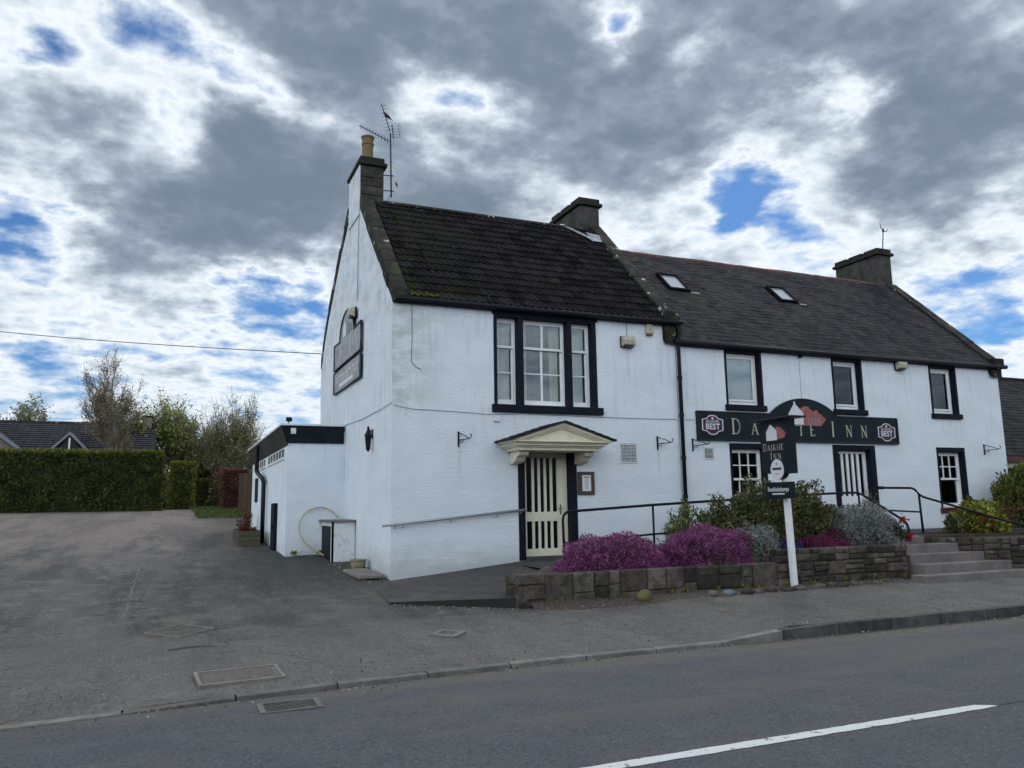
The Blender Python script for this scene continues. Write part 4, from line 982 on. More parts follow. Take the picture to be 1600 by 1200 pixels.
# mulch strip and loose rocks along the foot of the wall
b = B(); X_ = lin(1.2, 8.5, 60)
for x_ in X_:
    wd = .34*math.sin(math.pi*min(1, (x_-1.2)/7.3)**.6)+.12*vnoise(x_,1,2.5,1)+.08
    yf_ = -3.33-max(.02, wd)
    b.v += [(x_,-3.28,-.11+.02*vnoise(x_,0,3,2)), (x_,-3.33-max(.02,wd)*.5,G(x_,-3.5)+.04+.012*vnoise(x_,2,5,2)), (x_, yf_, G(x_,yf_)-.01)]
b.f = [(3*i+k,3*i+3+k,3*i+4+k,3*i+1+k) for i in range(59) for k in (0,1)]
mk(b, 'mulch', M['gravel'], kind='structure', recalc=False, smooth=True)
def rock(cx, cy, cz, sx, sy, sz, m_, label, group=None, seed=0):
    bm = bmesh.new(); bmesh.ops.create_icosphere(bm, subdivisions=2, radius=1)
    for v in bm.verts:
        k = 1+.18*vnoise(v.co.x*2+seed, v.co.y*2+v.co.z, 1.3, seed); v.co = Vector((v.co.x*sx*k, v.co.y*sy*k, v.co.z*sz*k))
    me = bpy.data.meshes.new('rock'); bm.to_mesh(me); bm.free(); me.materials.append(m_)
    me.polygons.foreach_set('use_smooth', [True]*len(me.polygons))
    npobj('rock', me, None, (cx,cy,cz), label=label, cat='rock', group=group)
M['bluerock'] = mat('blue_cobble', (.16,.20,.24), .8, (.12,.14,.17), 9, bump=.4)
M['mossrock'] = mat('mossy_block', (.17,.15,.07), .95, (.10,.09,.05), 9, bump=.6)
grp = 'loose rocks along the foot of the bed wall'
rock(2.95,-3.55,-.10,.13,.09,.10,M['mossrock'],'yellowish mossy block at the foot of the heather wall',None,3)
rx = [4.15,4.45,4.78,5.02,5.3,5.62,5.84,6.35,6.62,6.85,7.18]
for i, x_ in enumerate(rx):
    y_ = -3.62+.03*math.sin(i*2); 
    if i == 1: rock(x_,y_-.02,G(x_,y_)+.025,.12,.08,.055,M['bluerock'],'blue-grey cobble left of the sign post foot',None,i)
    else: rock(x_,y_+(.1 if x_>6.1 else 0),G(x_,y_)+.02,random.uniform(.09,.16),random.uniform(.07,.11),random.uniform(.05,.08),M['rock'],'rounded cobble lying at the foot of the bed wall',grp,i)
# litter of small stones in the mulch
P = []; 
for _ in range(900):
    x_ = random.uniform(1.3,8.3); y_ = -3.36-abs(random.gauss(0,.16)); P.append((x_, y_, G(x_,y_)+.03*max(0,(y_+3.75))+.02))
npobj('fallen_leaves', leafmesh('fallen_leaves', np.array(P), .035, mat('leaf_litter', (.20,.16,.11), .9, isl=.5)), kind='stuff')

# steps
ST = thing('entrance_steps', 'five wide concrete steps up to the right-hand door', 'steps', (9.6,-3.4,-.2))
SX = [(.575,-1.6,-2.80,9.75),(.43,-2.78,-3.0,10.4),(.27,-2.98,-3.27,10.75),(.11,-3.25,-3.56,11.1),(-.05,-3.54,-3.84,11.6)]
for i, (zt, yb, yf_, xr) in enumerate(SX):
    mk(B().box(8.81 if i < 4 else 8.45, xr, yf_, yb, -.32, zt), 'step', M['stepm'], ST, bev=.015, seg=2)
mk(B().box(9.76,16.4,-2.6,-1.62,-.3,.55), 'terrace', M['soil'], kind='structure')
FW = thing('stone_flank_wall', 'dark rubble stone wall right of the steps under the yellow shrub', 'stone wall', (10.5,-3.2,-.2))
fwp = [(9.76,-2.66),(10.4,-2.98),(10.75,-3.28),(11.1,-3.56),(11.6,-3.86),(14.5,-4.0)]
for p_, q_ in zip(fwp[:-1], fwp[1:]): stone_wall(FW, p_, q_, -.22, .53, courses=(.09,.17), widths=(.12,.3))
mk(B().prism([(9.76,-2.62),(10.42,-2.96),(10.77,-3.26),(11.12,-3.54),(11.62,-3.84),(14.5,-3.98),(14.5,-2.6),(9.76,-2.6)], 'z', -.3, .50), 'soil_fill', M['soil'], FW)

# ================================================================ railings
def bend(pts, r, n=6):
    out_ = [Vector(pts[0])]
    for i in range(1, len(pts)-1):
        p_, a, c = Vector(pts[i]), Vector(pts[i-1]), Vector(pts[i+1]); u = (a-p_).normalized(); v_ = (c-p_).normalized()
        s_, e = p_+u*r, p_+v_*r
        for k in range(n+1):
            t_ = k/n; out_.append(s_*(1-t_)**2+p_*2*t_*(1-t_)+e*t_**2)
    out_.append(Vector(pts[-1])); return out_
RA = thing('railing', 'long black tube railing running behind the heather bed', 'railing', (2.6,-1.6,.3))
mk(B().tube(bend([(2.62,-1.6,.24),(2.60,-1.6,1.145),(4.43,-1.6,1.24),(8.2,-1.6,1.40),(9.42,-1.6,1.43),(9.42,-2.75,.82),(9.42,-2.75,.5)], .16), .024, 8), 'handrail', M['blackmetal'], RA, smooth=True)
mk(B().tube([(2.61,-1.6,.62),(4.43,-1.6,.72),(8.2,-1.6,.88),(9.42,-1.6,.9)], .018, 8), 'lower_rail', M['blackmetal'], RA, smooth=True)
for x_ in (4.43,6.2,8.1,9.42): mk(B().tube([(x_,-1.6,.2),(x_,-1.6,1.24+(x_-4.43)*.0405)], .02, 8), 'post', M['blackmetal'], RA, smooth=True)
RB_ = thing('railing', 'black tube railing sweeping down right of the steps', 'railing', (11,-1.6,.5))
mk(B().tube(bend([(9.98,-1.6,1.52),(11.02,-1.6,1.51),(11.16,-1.6,1.34),(12.35,-2.7,.78),(13.6,-3.2,.45)], .12), .024, 8), 'handrail', M['blackmetal'], RB_, smooth=True)
mk(B().tube([(11.14,-1.6,1.36),(11.17,-1.6,.5)], .024, 8), 'post', M['blackmetal'], RB_, smooth=True)
mk(B().tube([(10.0,-1.6,1.06),(11.16,-1.6,1.0)], .018, 8), 'lower_rail', M['blackmetal'], RB_, smooth=True)
mk(B().tube([(9.98,-1.6,1.52),(10.12,-1.6,1.52)], .034, 8), 'end_cap', M['blackmetal'], RB_)
mk(B().tube([(11.80,-2.2,1.03),(11.82,-2.2,.5)], .022, 8), 'post', M['blackmetal'], RB_, smooth=True)
HR = thing('wall_handrail', 'galvanised wall handrail left of the cream door', 'handrail', (1.2,-.08,1.1))
mk(B().tube([(-.18,-.10,.95),(2.6,-.10,1.19)], .024, 10), 'rail', M['galv'], HR, smooth=True)
for x_ in (.05,.2,1.1,2.0,2.48): mk(B().tube([(x_,-.10,.95+(x_+.18)*.0865),(x_,-.10,.90+(x_+.18)*.0865),(x_,-.005,.88+(x_+.18)*.0865)], .01, 6), 'bracket', M['galv'], HR)

# ================================================================ fixtures
def floodlight(loc, label, face):   # face: outward unit (x,y)
    x_, y_, z_ = loc; t = thing('floodlight', label, 'floodlight', loc, 'beige bulkhead floodlights on the white walls')
    u = Vector((face[0], face[1], 0)); s_ = Vector((-u.y, u.x, 0))
    rot = Matrix((( s_.x, u.x, 0),( s_.y, u.y, 0),(0,0,1)))
    def ob(c, size): return B().obox(Vector(loc)+rot@Vector(c), size, rot)
    mk(ob((0,.02,0),(.30,.04,.24)), 'back_box', M['black'], t, bev=.01)
    b = B(); pr = [(.04,-.11),(.15,-.07),(.17,.02),(.14,.11),(.04,.11)]
    vs_ = [Vector(loc)+rot@Vector((sx*.14, a, c)) for sx in (-1,1) for a, c in pr]; n_ = 5
    b.add(vs_, [(0,1,2,3,4),(9,8,7,6,5)]+[(i,(i+1)%5,5+(i+1)%5,5+i) for i in range(5)])
    mk(b, 'housing', M['beige'], t, bev=.012, seg=2)
    mk(ob((0,.10,-.108),(.2,.08,.02)), 'lens', M['darkglass'], t)
floodlight((4.98,-.005,4.60), 'beige floodlight beside the alarm box under the tiled eaves', (0,-1))
floodlight((12.74,-.005,4.53), 'beige floodlight under the slate eaves above the wide sign', (0,-1))
floodlight((-.03,3.15,5.55), 'beige floodlight on the gable above the faded sign', (-1,0))
t = thing('alarm_box', 'cream burglar alarm box near the top of the downpipe', 'alarm box', (5.54,0,4.93))
mk(B().box(5.46,5.62,-.07,-.004,4.82,5.08), 'cover', M['beige'], t, bev=.015, seg=2); mk(B().box(5.47,5.61,-.08,-.004,4.78,4.818), 'base_strip', M['terracotta'], t, bev=.006)
t = thing('security_sensor', 'small dark sensor under the slate eaves', 'sensor', (9.6,0,4.58))
mk(B().lathe((9.6,-.06,4.54), [(.02,0),(.05,.02),(.055,.06),(.03,.1)], 12), 'dome', M['irondark'], t); mk(B().box(9.57,9.63,-.06,-.004,4.6,4.64), 'arm', M['irondark'], t)
t = thing('wall_lantern', 'black coach lantern on the gable wall', 'lantern', (-.02,1.45,2.6))
lx, ly = -.10, 1.45
mk(B().lathe((lx,ly,2.42), [(.035,0),(.038,.02),(.058,.24),(.06,.25)], 6), 'glass_body', M['darkglass'], t)
mk(B().lathe((lx,ly,2.67), [(.08,0),(.065,.03),(.03,.10),(.02,.14),(.03,.16),(.01,.19)], 6), 'cap', M['blackmetal'], t)
mk(B().lathe((lx,ly,2.36), [(.012,0),(.03,.03),(.05,.06)], 6), 'finial', M['blackmetal'], t)
for k in range(6):
    a = 2*math.pi*k/6; mk(B().tube([(lx+.038*math.cos(a),ly+.038*math.sin(a),2.42),(lx+.06*math.cos(a),ly+.06*math.sin(a),2.67)], .006, 4), 'glazing_bar', M['blackmetal'], t)
mk(B().box(-.03,-.004,ly-.02,ly+.02,2.62,2.80).tube([(-.02,ly,2.72),(-.08,ly,2.80),(lx,ly,2.84)], .012, 6), 'wall_bracket', M['blackmetal'], t)
def hbracket(x0, z1, wd, h, label):
    t = thing('hanging_basket_bracket', label, 'bracket', (x0,0,z1-h), 'wrought iron hanging basket brackets on the front wall')
    mk(B().box(x0-.015,x0+.015,-.022,-.004,z1-h,z1), 'back_plate', M['blackmetal'], t)
    # arm stands out from the wall at a slant, with a curled tip
    e = Vector((x0+wd*.75,-wd*.9,z1-h*.5))
    a = Vector((x0,-.02,z1-.02)); c = Vector((x0,-.02,z1-h*.58))
    mk(B().tube([a, a*.4+e*.6+Vector((0,0,.012)), e], .009, 6), 'stay', M['blackmetal'], t)
    d_ = (e-c).normalized(); mk(B().tube([c, e, e+d_*.04+Vector((0,0,.02)), e+d_*.05+Vector((0,0,.06)), e+d_*.02+Vector((0,0,.08))], .010, 6), 'arm', M['blackmetal'], t)
    mk(B().tube([c+Vector((0,0,-.04)), c+d_*.08+Vector((0,0,-.05)), c+d_*.10], .007, 5), 'scroll', M['blackmetal'], t)
hbracket(1.27,2.65,.2,.28,'empty black basket bracket nearest the street corner')
hbracket(5.64,2.65,.25,.28,'empty black basket bracket left of the long downpipe')
hbracket(6.52,2.62,.28,.27,'empty black basket bracket under the left end of the wide sign')
hbracket(15.50,2.64,.28,.27,'empty black basket bracket right of the dark-red-silled window')
# menu case
t = thing('menu_case', 'brown framed menu case right of the cream door', 'menu case', (3.9,0,1.45))
mk(B().box(3.74,4.11,-.05,-.004,1.46,1.91), 'case', M['wood_brown'], t, bev=.008)
pm = mk(B().box(3.83,4.02,-.054,-.051,1.53,1.84), 'menu_sheet', M['paper'], t)
b = B().box(3.86,3.99,-.0555,-.0545,1.79,1.81)
for i in range(10): q = random.uniform(.03,.06); b.box(3.925-q,3.925+q,-.0555,-.0545,1.755-i*.02,1.760-i*.02)
mk(b, 'print', M['ink'], pm)
# pot on slab, hose, trough
t = thing('paving_slab', 'flat grey slab under the stone pot at the gable foot', 'paving slab', (-.28,.95,0))
mk(B().obox((-.33,.72,.085),(.46,1.15,.06),(R(2.5),0,R(3))), 'slab', M['conc'], t, bev=.01)
t = thing('stone_pot', 'squat buff stone plant pot standing empty at the gable foot', 'plant pot', (-.22,1.7,.07))
mk(B().lathe((-.22,1.65,.075), [(.08,0),(.085,.02),(.13,.06),(.15,.12),(.145,.17),(.155,.18),(.165,.19),(.165,.215),(.14,.215),(.13,.17),(.05,.15)], 22), 'bowl', M['pot'], t, smooth=True)
hp = [(-.14,4.1,1.06),(-.33,4.13,1.24),(-.54,4.15,1.30),(-.82,4.15,1.22),(-.97,4.13,1.02),(-1.0,4.1,.80),(-.90,4.05,.58),(-.73,4.0,.42),(-.50,3.8,.27),(-.35,3.2,.16)]
hp2 = []
for i in range(len(hp)-1):
    a, b_, c, d_ = [Vector(hp[max(0, min(len(hp)-1, i+k))]) for k in (-1,0,1,2)]
    for k in range(6):
        t_ = k/6; hp2.append(.5*((2*b_)+(c-a)*t_+(2*a-5*b_+4*c-d_)*t_*t_+(3*b_-a-3*c+d_)*t_**3))
tag = mk(B().tube(hp2, .014, 8), 'hose_pipe', M['hose'], loc=(-.6,4.1,.3), smooth=True, label='pale yellow hose looped against the annexe front', cat='hose')
mk(B().tube([(-.55,3.9,.25),(-.75,3.8,.29),(-.95,3.9,.27),(-1.12,4.0,.26)], .009, 6), 'cable', M['cable'], loc=(-.8,3.9,.26), label='thin black cable lying at the annexe foot', cat='cable')
t = thing('plant_trough', 'dark timber trough with a red-leaved plant beside the annexe', 'planter', (-1.7,8.2,.4))
x0,x1,y0_,y1_ = -2.02,-1.50,7.2,9.2
for k in range(3):
    z_ = .36+k*.13; mk(B().box(x0,x1,y0_,y0_+.04,z_,z_+.125), 'board', M['oldtimber'], t, bev=.006); mk(B().box(x0,x0+.04,y0_+.045,y1_,z_+.02,z_+.145), 'board', M['oldtimber'], t, bev=.006); mk(B().box(x1-.04,x1,y0_+.045,y1_,z_+.02,z_+.145), 'board', M['oldtimber'], t, bev=.006)
    mk(B().box(x0,x1,y1_,y1_+.04,z_+.02,z_+.145), 'board', M['oldtimber'], t, bev=.006)
mk(B().box(x0+.04,x1-.04,y0_+.05,y1_,.36,.66), 'earth', M['soil'], t)

# ================================================================ lettering
# serif capitals as broad-pen strokes on a unit-high body: list of (polyline, thickness)
def arcp(cx, cy, rx_, ry_, a0, a1, n=10): return [(cx+rx_*math.cos(R(a0+(a1-a0)*i/n)), cy+ry_*math.sin(R(a0+(a1-a0)*i/n))) for i in range(n+1)]
TK, TN = .12, .06
def serif(x_, y_, w_=.2): return ([(x_-w_/2, y_), (x_+w_/2, y_)], .045)
GL = {
 'D': (.78, [([(.16,0),(.16,1)],TK),([(.16,.975),(.36,.975)]+arcp(.36,.5,.36,.475,90,-90)+[(.16,.025)],TN),(arcp(.36,.5,.345,.45,55,-55),TK),serif(.14,.02),serif(.14,.98)]),
 'A': (.80, [([(.40,1.0),(.12,0)],TN),([(.40,1.0),(.70,0)],TK),([(.21,.34),(.60,.34)],TN*.8),serif(.12,.02,.18),serif(.70,.02,.2)]),
 'I': (.34, [([(.17,0),(.17,1)],TK),serif(.17,.02),serif(.17,.98)]),
 'R': (.70, [([(.14,0),(.14,1)],TK),([(.14,.975)]+arcp(.32,.74,.24,.235,90,-90)+[(.14,.505)],TN),(arcp(.32,.74,.22,.22,50,-50),TK*.9),([(.32,.5),(.64,0)],TK),serif(.14,.02),serif(.12,.98,.16),serif(.66,.02,.14)]),
 'S': (.52, [(arcp(.27,.74,.18,.23,30,200)+arcp(.27,.26,.2,.24,75,-160)[0:],TN),([(.13,.66),(.40,.34)],TK),([(.44,.84),(.44,.96)],.05),([(.07,.06),(.07,.2)],.05)]),
 'E': (.58, [([(.14,0),(.14,1)],TK),([(.14,.975),(.50,.975),(.50,.86)],TN),([(.14,.52),(.42,.52)],TN),([(.14,.025),(.52,.025),(.54,.16)],TN),serif(.12,.02,.14),serif(.12,.98,.14)]),
 'N': (.84, [([(.16,0),(.16,1)],TN),([(.14,1.0),(.68,0)],TK),([(.68,0),(.68,1)],TN),serif(.16,.02,.18),serif(.12,.98,.16),serif(.68,.98,.18)]),
 ' ': (.55, [])}
def glyph(b, ch, ox, oz, h, T, wsc=1.0):
    adv, st_ = GL[ch]
    for k, (pl_, tk) in enumerate(st_):
        for a, c in zip(pl_[:-1], pl_[1:]):
            ax_, az_, cx_, cz_ = ox+a[0]*h*wsc, oz+a[1]*h, ox+c[0]*h*wsc, oz+c[1]*h
            dx_, dz_ = cx_-ax_, cz_-az_; l_ = math.hypot(dx_, dz_) or 1; nx_, nz_ = -dz_/l_*tk*h/2, dx_/l_*tk*h/2
            ex, ez = dx_/l_*tk*h*.18, dz_/l_*tk*h*.18
            b.add([T(ax_-ex+nx_,az_-ez+nz_,k),T(cx_+ex+nx_,cz_+ez+nz_,k),T(cx_+ex-nx_,cz_+ez-nz_,k),T(ax_-ex-nx_,az_-ez-nz_,k)], [(0,1,2,3)])
    return adv*h*wsc
def word(chars, T, mat_, par):   # chars: (char, x, z, height)
    for ch, x_, z_, h in chars:
        b = B(); glyph(b, ch, x_, z_, h, T, .95); mk(b, 'letter', mat_, par, recalc=False)
def text_mesh(s, size, T, mat_, par, name='lettering', bold=0, width=None):
    cu = bpy.data.curves.new('t', 'FONT'); cu.body = s; cu.size = size; cu.align_x = 'CENTER'; cu.align_y = 'CENTER'; cu.offset = bold; cu.resolution_u = 2
    o = bpy.data.objects.new('t', cu); COL.objects.link(o); dg = bpy.context.evaluated_depsgraph_get(); dg.update()
    me = bpy.data.meshes.new_from_object(o.evaluated_get(dg)); COL.objects.unlink(o); bpy.data.objects.remove(o)
    xs_ = [v.co.x for v in me.vertices]; k = width/(max(xs_)-min(xs_)) if width else 1
    b = B(); b.add([T(v.co.x*k, v.co.y, 0) for v in me.vertices], [tuple(p_.vertices) for p_ in me.polygons])
    return mk(b, name, mat_, par, recalc=False)
# wide sign on the long block
WS = thing('inn_sign', 'wide black arched inn name sign with gold capitals on the long block', 'sign', (9.57,-.05,2.6))
def signpoly(x0, x1, z0, z1, c, hw, top, n=18):
    r_ = (hw*hw+(top-z1)**2)/(2*(top-z1)); cz_ = top-r_; a0 = math.asin(hw/r_)
    return [(x0,z0),(x1,z0),(x1,z1)]+[(c+r_*math.sin(a0-2*a0*i/n), cz_+r_*math.cos(a0-2*a0*i/n)) for i in range(n+1)]+[(x0,z1)]
mk(B().prism(signpoly(6.65,12.46,2.60,3.20,9.60,.98,3.57), 'y', -.055, -.006), 'board', M['sign'], WS)
mk(B().prism([(6.63,2.585),(12.48,2.585),(12.48,2.625),(6.63,2.625)], 'y', -.07, -.006), 'edge_trim', M['signside'], WS)
for x_ in (6.63,12.44): mk(B().box(x_,x_+.04,-.07,-.006,2.625,3.215), 'edge_trim', M['signside'], WS)
pp = signpoly(6.65,12.46,2.60,3.20,9.60,.98,3.57)[2:]
for p_, q_ in zip(pp[:-1], pp[1:]):
    pass
mk(B().tube([(p_[0],-.035,p_[1]) for p_ in pp], .028, 6), 'edge_trim', M['signside'], WS)
TW = lambda x_, z_, k=0: (x_, -.057-.0002*k, z_)
base = 2.735
def fpos(px0): return px0
word([('D',7.52,base,.34),('A',8.05,base,.27),('I',8.50,base,.27),('R',8.70,base,.27),('S',9.10,base,.27),('I',9.42,base,.27),('E',9.72,base,.27),('I',10.36,base,.34),('N',10.80,base,.27),('N',11.27,base,.27)], TW, M['gold'], WS)
# printed picture of a white gable and red range, in the arch
def housepic(par, T, s=1.0, cx_=0, cz_=0):
    def Q(l_): return [T(cx_+a*s, cz_+c*s, k_) for a, c in l_]
    for pts_, mt, k_ in (([(-.30,-.17),(.12,-.19),(.12,.08),(-.10,.28),(-.11,.34),(-.15,.34),(-.16,.27),(-.32,.06)], M['wlet'], 0),
                         ([(.10,-.20),(.62,-.20),(.78,-.04),(.62,.08),(.55,.10),(.54,.15),(.46,.16),(.44,.12),(.30,.19),(.28,.24),(.16,.24),(.02,.19),(.12,.08)], M['redprint'], 2),
                         ([(.25,-.14),(.62,-.14),(.62,-.02),(.25,-.02)], M['greyprint'], 4),
                         ([(-.36,-.20),(.1,-.22),(.02,-.19),(-.30,-.165)], M['greyprint'], 4)):
        b = B().poly(Q(pts_)); mk(b, 'picture', mt, par, recalc=False)
    b = B()
    for i in range(4): b.poly(Q([(.28+i*.09,-.13),(.33+i*.09,-.13),(.33+i*.09,-.03),(.28+i*.09,-.03)])); 
    b.v = [T_ for T_ in b.v]; mk(B().add([(x_, y_-.0004, z_) if par is WS else (x_-.0004, y_, z_) for x_, y_, z_ in b.v], b.f), 'picture', M['redprint'], par, recalc=False)
housepic(WS, TW, 1.0, 9.45, 3.17)
def badge(par, cx_, cz_, T, s=1.0):
    oc = [(-.30,-.13),(-.17,-.155),(-.10,-.215),(0,-.235),(.10,-.215),(.17,-.155),(.30,-.13),(.30,.13),(.17,.155),(.10,.215),(0,.235),(-.10,.215),(-.17,.155),(-.30,.13)]
    b0 = mk(B().poly([T(cx_+a*s, cz_+c*s, 0) for a, c in oc]), 'badge', M['wlet'], par, recalc=False)
    mk(B().poly([T(cx_+a*s*.9, cz_+c*s*.9, 3) for a, c in oc]), 'badge_field', M['badge'], b0, recalc=False)
    T2 = lambda x_, z_, k: T(cx_+x_, cz_+z_, 6)
    text_mesh('BEST', .19*s, lambda x_, z_, k: T(cx_+x_, cz_+z_-.045*s, 6), M['wlet'], b0, bold=.004, width=.40*s)
    text_mesh('BELHAVEN', .10*s, lambda x_, z_, k: T(cx_+x_, cz_+z_+.075*s, 6), M['wlet'], b0, width=.36*s)
    mk(B().poly([T(cx_+.03*math.cos(a), cz_+.15*s+.03*math.sin(a), 6) for a in lin(0, 2*math.pi*.9, 8)]), 'emblem', M['wlet'], b0, recalc=False)
badge(WS, 7.03, 2.92, TW, .93); badge(WS, 12.10, 2.87, TW, .93)

# gable signs, faded, with glancing-angle glare put into the panel grey
TG = lambda y_, z_, k=0: (-.066-.0003*k, y_, z_)
def GS(poly_, name, label):
    t = thing(name, label, 'sign', (-.05, 3.9, min(p_[1] for p_ in poly_)), None)
    mk(B().prism(poly_, 'x', -.06, -.02), 'panel', M['faded'], t)
    mk(B().tube([(-.05,*p_) for p_ in poly_+[poly_[0],poly_[1]]], .035, 6), 'frame', M['signside'], t)
    return t
up = [(5.42,4.60),(5.42,5.22),(4.75,5.20)]+[(3.95+.80*math.cos(a), 5.18+.62*math.sin(a)) for a in lin(R(8), R(172), 12)]+[(3.15,5.20),(2.45,5.22),(2.45,4.60)]
g1 = GS(up, 'gable_sign', 'upper faded arched inn sign high on the gable')
for ch, y_, h in (('D',5.25,.30),('A',4.93,.24),('I',4.66,.24),('R',4.52,.24),('S',4.28,.24),('I',4.12,.24),('E',3.98,.24),('I',3.52,.30),('N',3.32,.24),('N',3.0,.24)):
    b = B(); glyph(b, ch, 0, 4.82, h, lambda u, z_, k=0: TG(y_-u*1.15, z_, k)); mk(b, 'letter', M['wlet'], g1, recalc=False)
mk(B().poly([TG(y_, z_) for y_, z_ in [(4.35,5.22),(4.0,5.22),(4.0,5.46),(4.15,5.62),(4.35,5.45)]]), 'picture', M['wlet'], g1, recalc=False)
mk(B().poly([TG(y_, z_) for y_, z_ in [(4.0,5.22),(3.45,5.24),(3.45,5.38),(3.75,5.5),(4.0,5.5)]]), 'picture', M['greyprint'], g1, recalc=False)
g2 = GS([(5.42,4.02),(5.42,4.53),(2.45,4.53),(2.45,4.02)], 'gable_sign', 'lower oblong sign with white lettering on the gable')
text_mesh('Rumbledethumps', .40, lambda x_, z_, k: TG(3.93-x_, 4.335+z_), M['wlet'], g2, bold=.006, width=2.5)
mk(B().poly([TG(4.75,4.09,0),TG(3.15,4.09,0),TG(3.15,4.19,0),TG(4.75,4.19,0)]), 'caption_bar', M['wlet'], g2, recalc=False)
text_mesh('BISTRO & BAR', .09, lambda x_, z_, k: TG(3.95-x_, 4.14+z_, 2), M['faded'], g2, width=1.4) if False else None

# roadside post sign, facing along the road
PS = thing('post_sign', 'leaning white post carrying the black double sided inn sign', 'post sign', (5.83,-3.46,-.2))
px0, pyc = 5.885, -3.50
mk(B().add([(px0-.045+a,pyc-.045+c+lz,z_) for (z_,lz) in ((-.24,.02),(2.62,.10)) for a,c in ((0,0),(.09,0),(.09,.09),(0,.09))],[(0,3,2,1),(4,5,6,7),(0,1,5,4),(1,2,6,5),(2,3,7,6),(3,0,4,7)]), 'post', M['white'], PS, bev=.006)
y0_, y1_ = -3.80, -3.03; XW = 5.745
sb = mk(B().prism([(y0_,1.72),(-3.60,1.72),(-3.54,1.66),(-3.44,1.625),(-3.34,1.66),(-3.28,1.72),(y1_,1.76),(y1_,2.62),(y0_,2.62)], 'x', XW, XW+.085), 'sign_board', M['sign'], PS, bev=.005)
mk(B().obox((5.80,-3.40,2.645),(.34,1.06,.03),(0,R(0),0)), 'sign_roof', M['signside'], PS, bev=.006)
TP = lambda y_, z_, k=0: (XW-.003-.0003*k, y_, z_)
# picture panel on the post sign
YC = -3.415
mk(B().poly([TP(YC-a, 2.42+c) for a, c in [(.30*math.cos(q), .16*math.sin(q)) for q in lin(0, R(342), 20)]]), 'picture', M['signside'], PS, recalc=False)
for pts_, mt, k_ in (([(-.22,-.13),(.04,-.13),(.04,.03),(-.09,.14),(-.12,.14),(-.22,.02)], M['wlet'], 2), ([(.04,-.12),(.22,-.10),(.25,-.02),(.16,.06),(.08,.10),(.0,.07),(.04,.03)], M['redprint'], 3)):
    mk(B().poly([TP(YC-a, 2.42+c, k_) for a, c in pts_]), 'picture', mt, PS, recalc=False)
for wd, z_, lst in (('DAIRSIE',2.12,[('D',.32,.125),('A',.215,.10),('I',.125,.10),('R',.075,.10),('S',-.01,.10),('I',-.075,.10),('E',-.12,.10)]),('INN',1.965,[('I',.15,.12),('N',.08,.10),('N',-.03,.10)])):
    for ch, off, h in lst:
        b = B(); glyph(b, ch, 0, z_, h, lambda u, zz_, k=0: TP(YC+off-u, zz_, k+1)); mk(b, 'letter', M['gold'], PS, recalc=False)
eg = [(.155*math.cos(a), .165*math.sin(a)*(1.08 if math.sin(a)>0 else 1)) for a in lin(0, R(345), 24)]
dsc = mk(B().prism([(YC-a, 1.79+c) for a, c in eg], 'x', XW-.012, XW-.001), 'roundel', M['wlet'], PS)
mk(B().poly([(XW-.0135, YC-a, 1.80+c) for a, c in [(-.11,-.012),(.11,-.012),(.11,.03),(-.11,.03)]]), 'roundel_band', M['ink'], dsc, recalc=False)
mk(B().poly([(XW-.0135, YC-a, 1.88+c) for a, c in [(-.02,0),(.02,0),(0,.035)]]), 'roundel_emblem', M['ink'], dsc, recalc=False)
mk(B().poly([(XW-.0135, YC-a, 1.72+c) for a, c in [(-.05,0),(.05,0),(.05,.008),(-.05,.008)]]), 'roundel_emblem', M['ink'], dsc, recalc=False)
sb2 = mk(B().box(XW-.03, XW+.05, -3.75,-3.13,1.31,1.585), 'lower_board', M['sign'], PS, bev=.004)
text_mesh('Rumbledethumps', .105, lambda x_, z_, k: (XW-.033, YC-.02-x_, 1.465+z_), M['wlet'], sb2, bold=.002, width=.50)
mk(B().poly([(XW-.033, YC-.02-a, 1.39+c) for a, c in [(-.15,-.012),(.15,-.012),(.15,.012),(-.15,.012)]]), 'caption_bar', M['wlet'], sb2, recalc=False)

# ================================================================ aerials and birds
AE = thing('tv_aerial', 'tall mast with two yagi aerials strapped to the corner chimney', 'aerial', (.72,3.0,8.3))
mk(B().tube([(.72,3.0,8.3),(.69,3.0,9.86)], .018, 8), 'mast', M['cable'], AE, smooth=True)
for z_ in (8.46,8.83): mk(B().tube([(.5,3.05,z_),(.78,3.0,z_)], .012, 6), 'bracket', M['cable'], AE)
def yagi(p_, q_, el, n, par, name='yagi'):
    p_, q_ = Vector(p_), Vector(q_); d_ = (q_-p_).normalized(); s_ = d_.cross(Vector((.2,.3,1))).normalized()
    y_ = mk(B().tube([p_, q_], .011, 6), name, M['cable'], par)
    for i in range(n):
        c = p_.lerp(q_, (i+.5)/n); mk(B().tube([c-s_*el, c+s_*el], .0045, 4), 'element', M['cable'], y_)
    return y_
yagi((.66,3.0,9.66),(.02,3.25,10.05),.10,10,AE)
yagi((.68,3.0,9.9),(.40,2.7,10.38),.09,8,AE)
b = B().tube([(.72,3.0,10.1),(.76,3.0,9.74)], .012, 5); gr_ = mk(b, 'reflector', M['cable'], AE)
for z_ in (10.13,10.07,10.0,9.93,9.86,9.79): mk(B().tube([(.74,3.0,z_-.01),(.97,3.05,z_+.03)], .0045, 4), 'element', M['cable'], gr_)
mk(B().tube([(.88,3.03,10.14),(.92,3.03,9.83)], .005, 4), 'element', M['cable'], gr_)
mk(B().tube([(.72,3.0,8.4),(.66,2.98,8.3),(.60,2.9,8.15)], .005, 4), 'lead', M['cable'], AE)
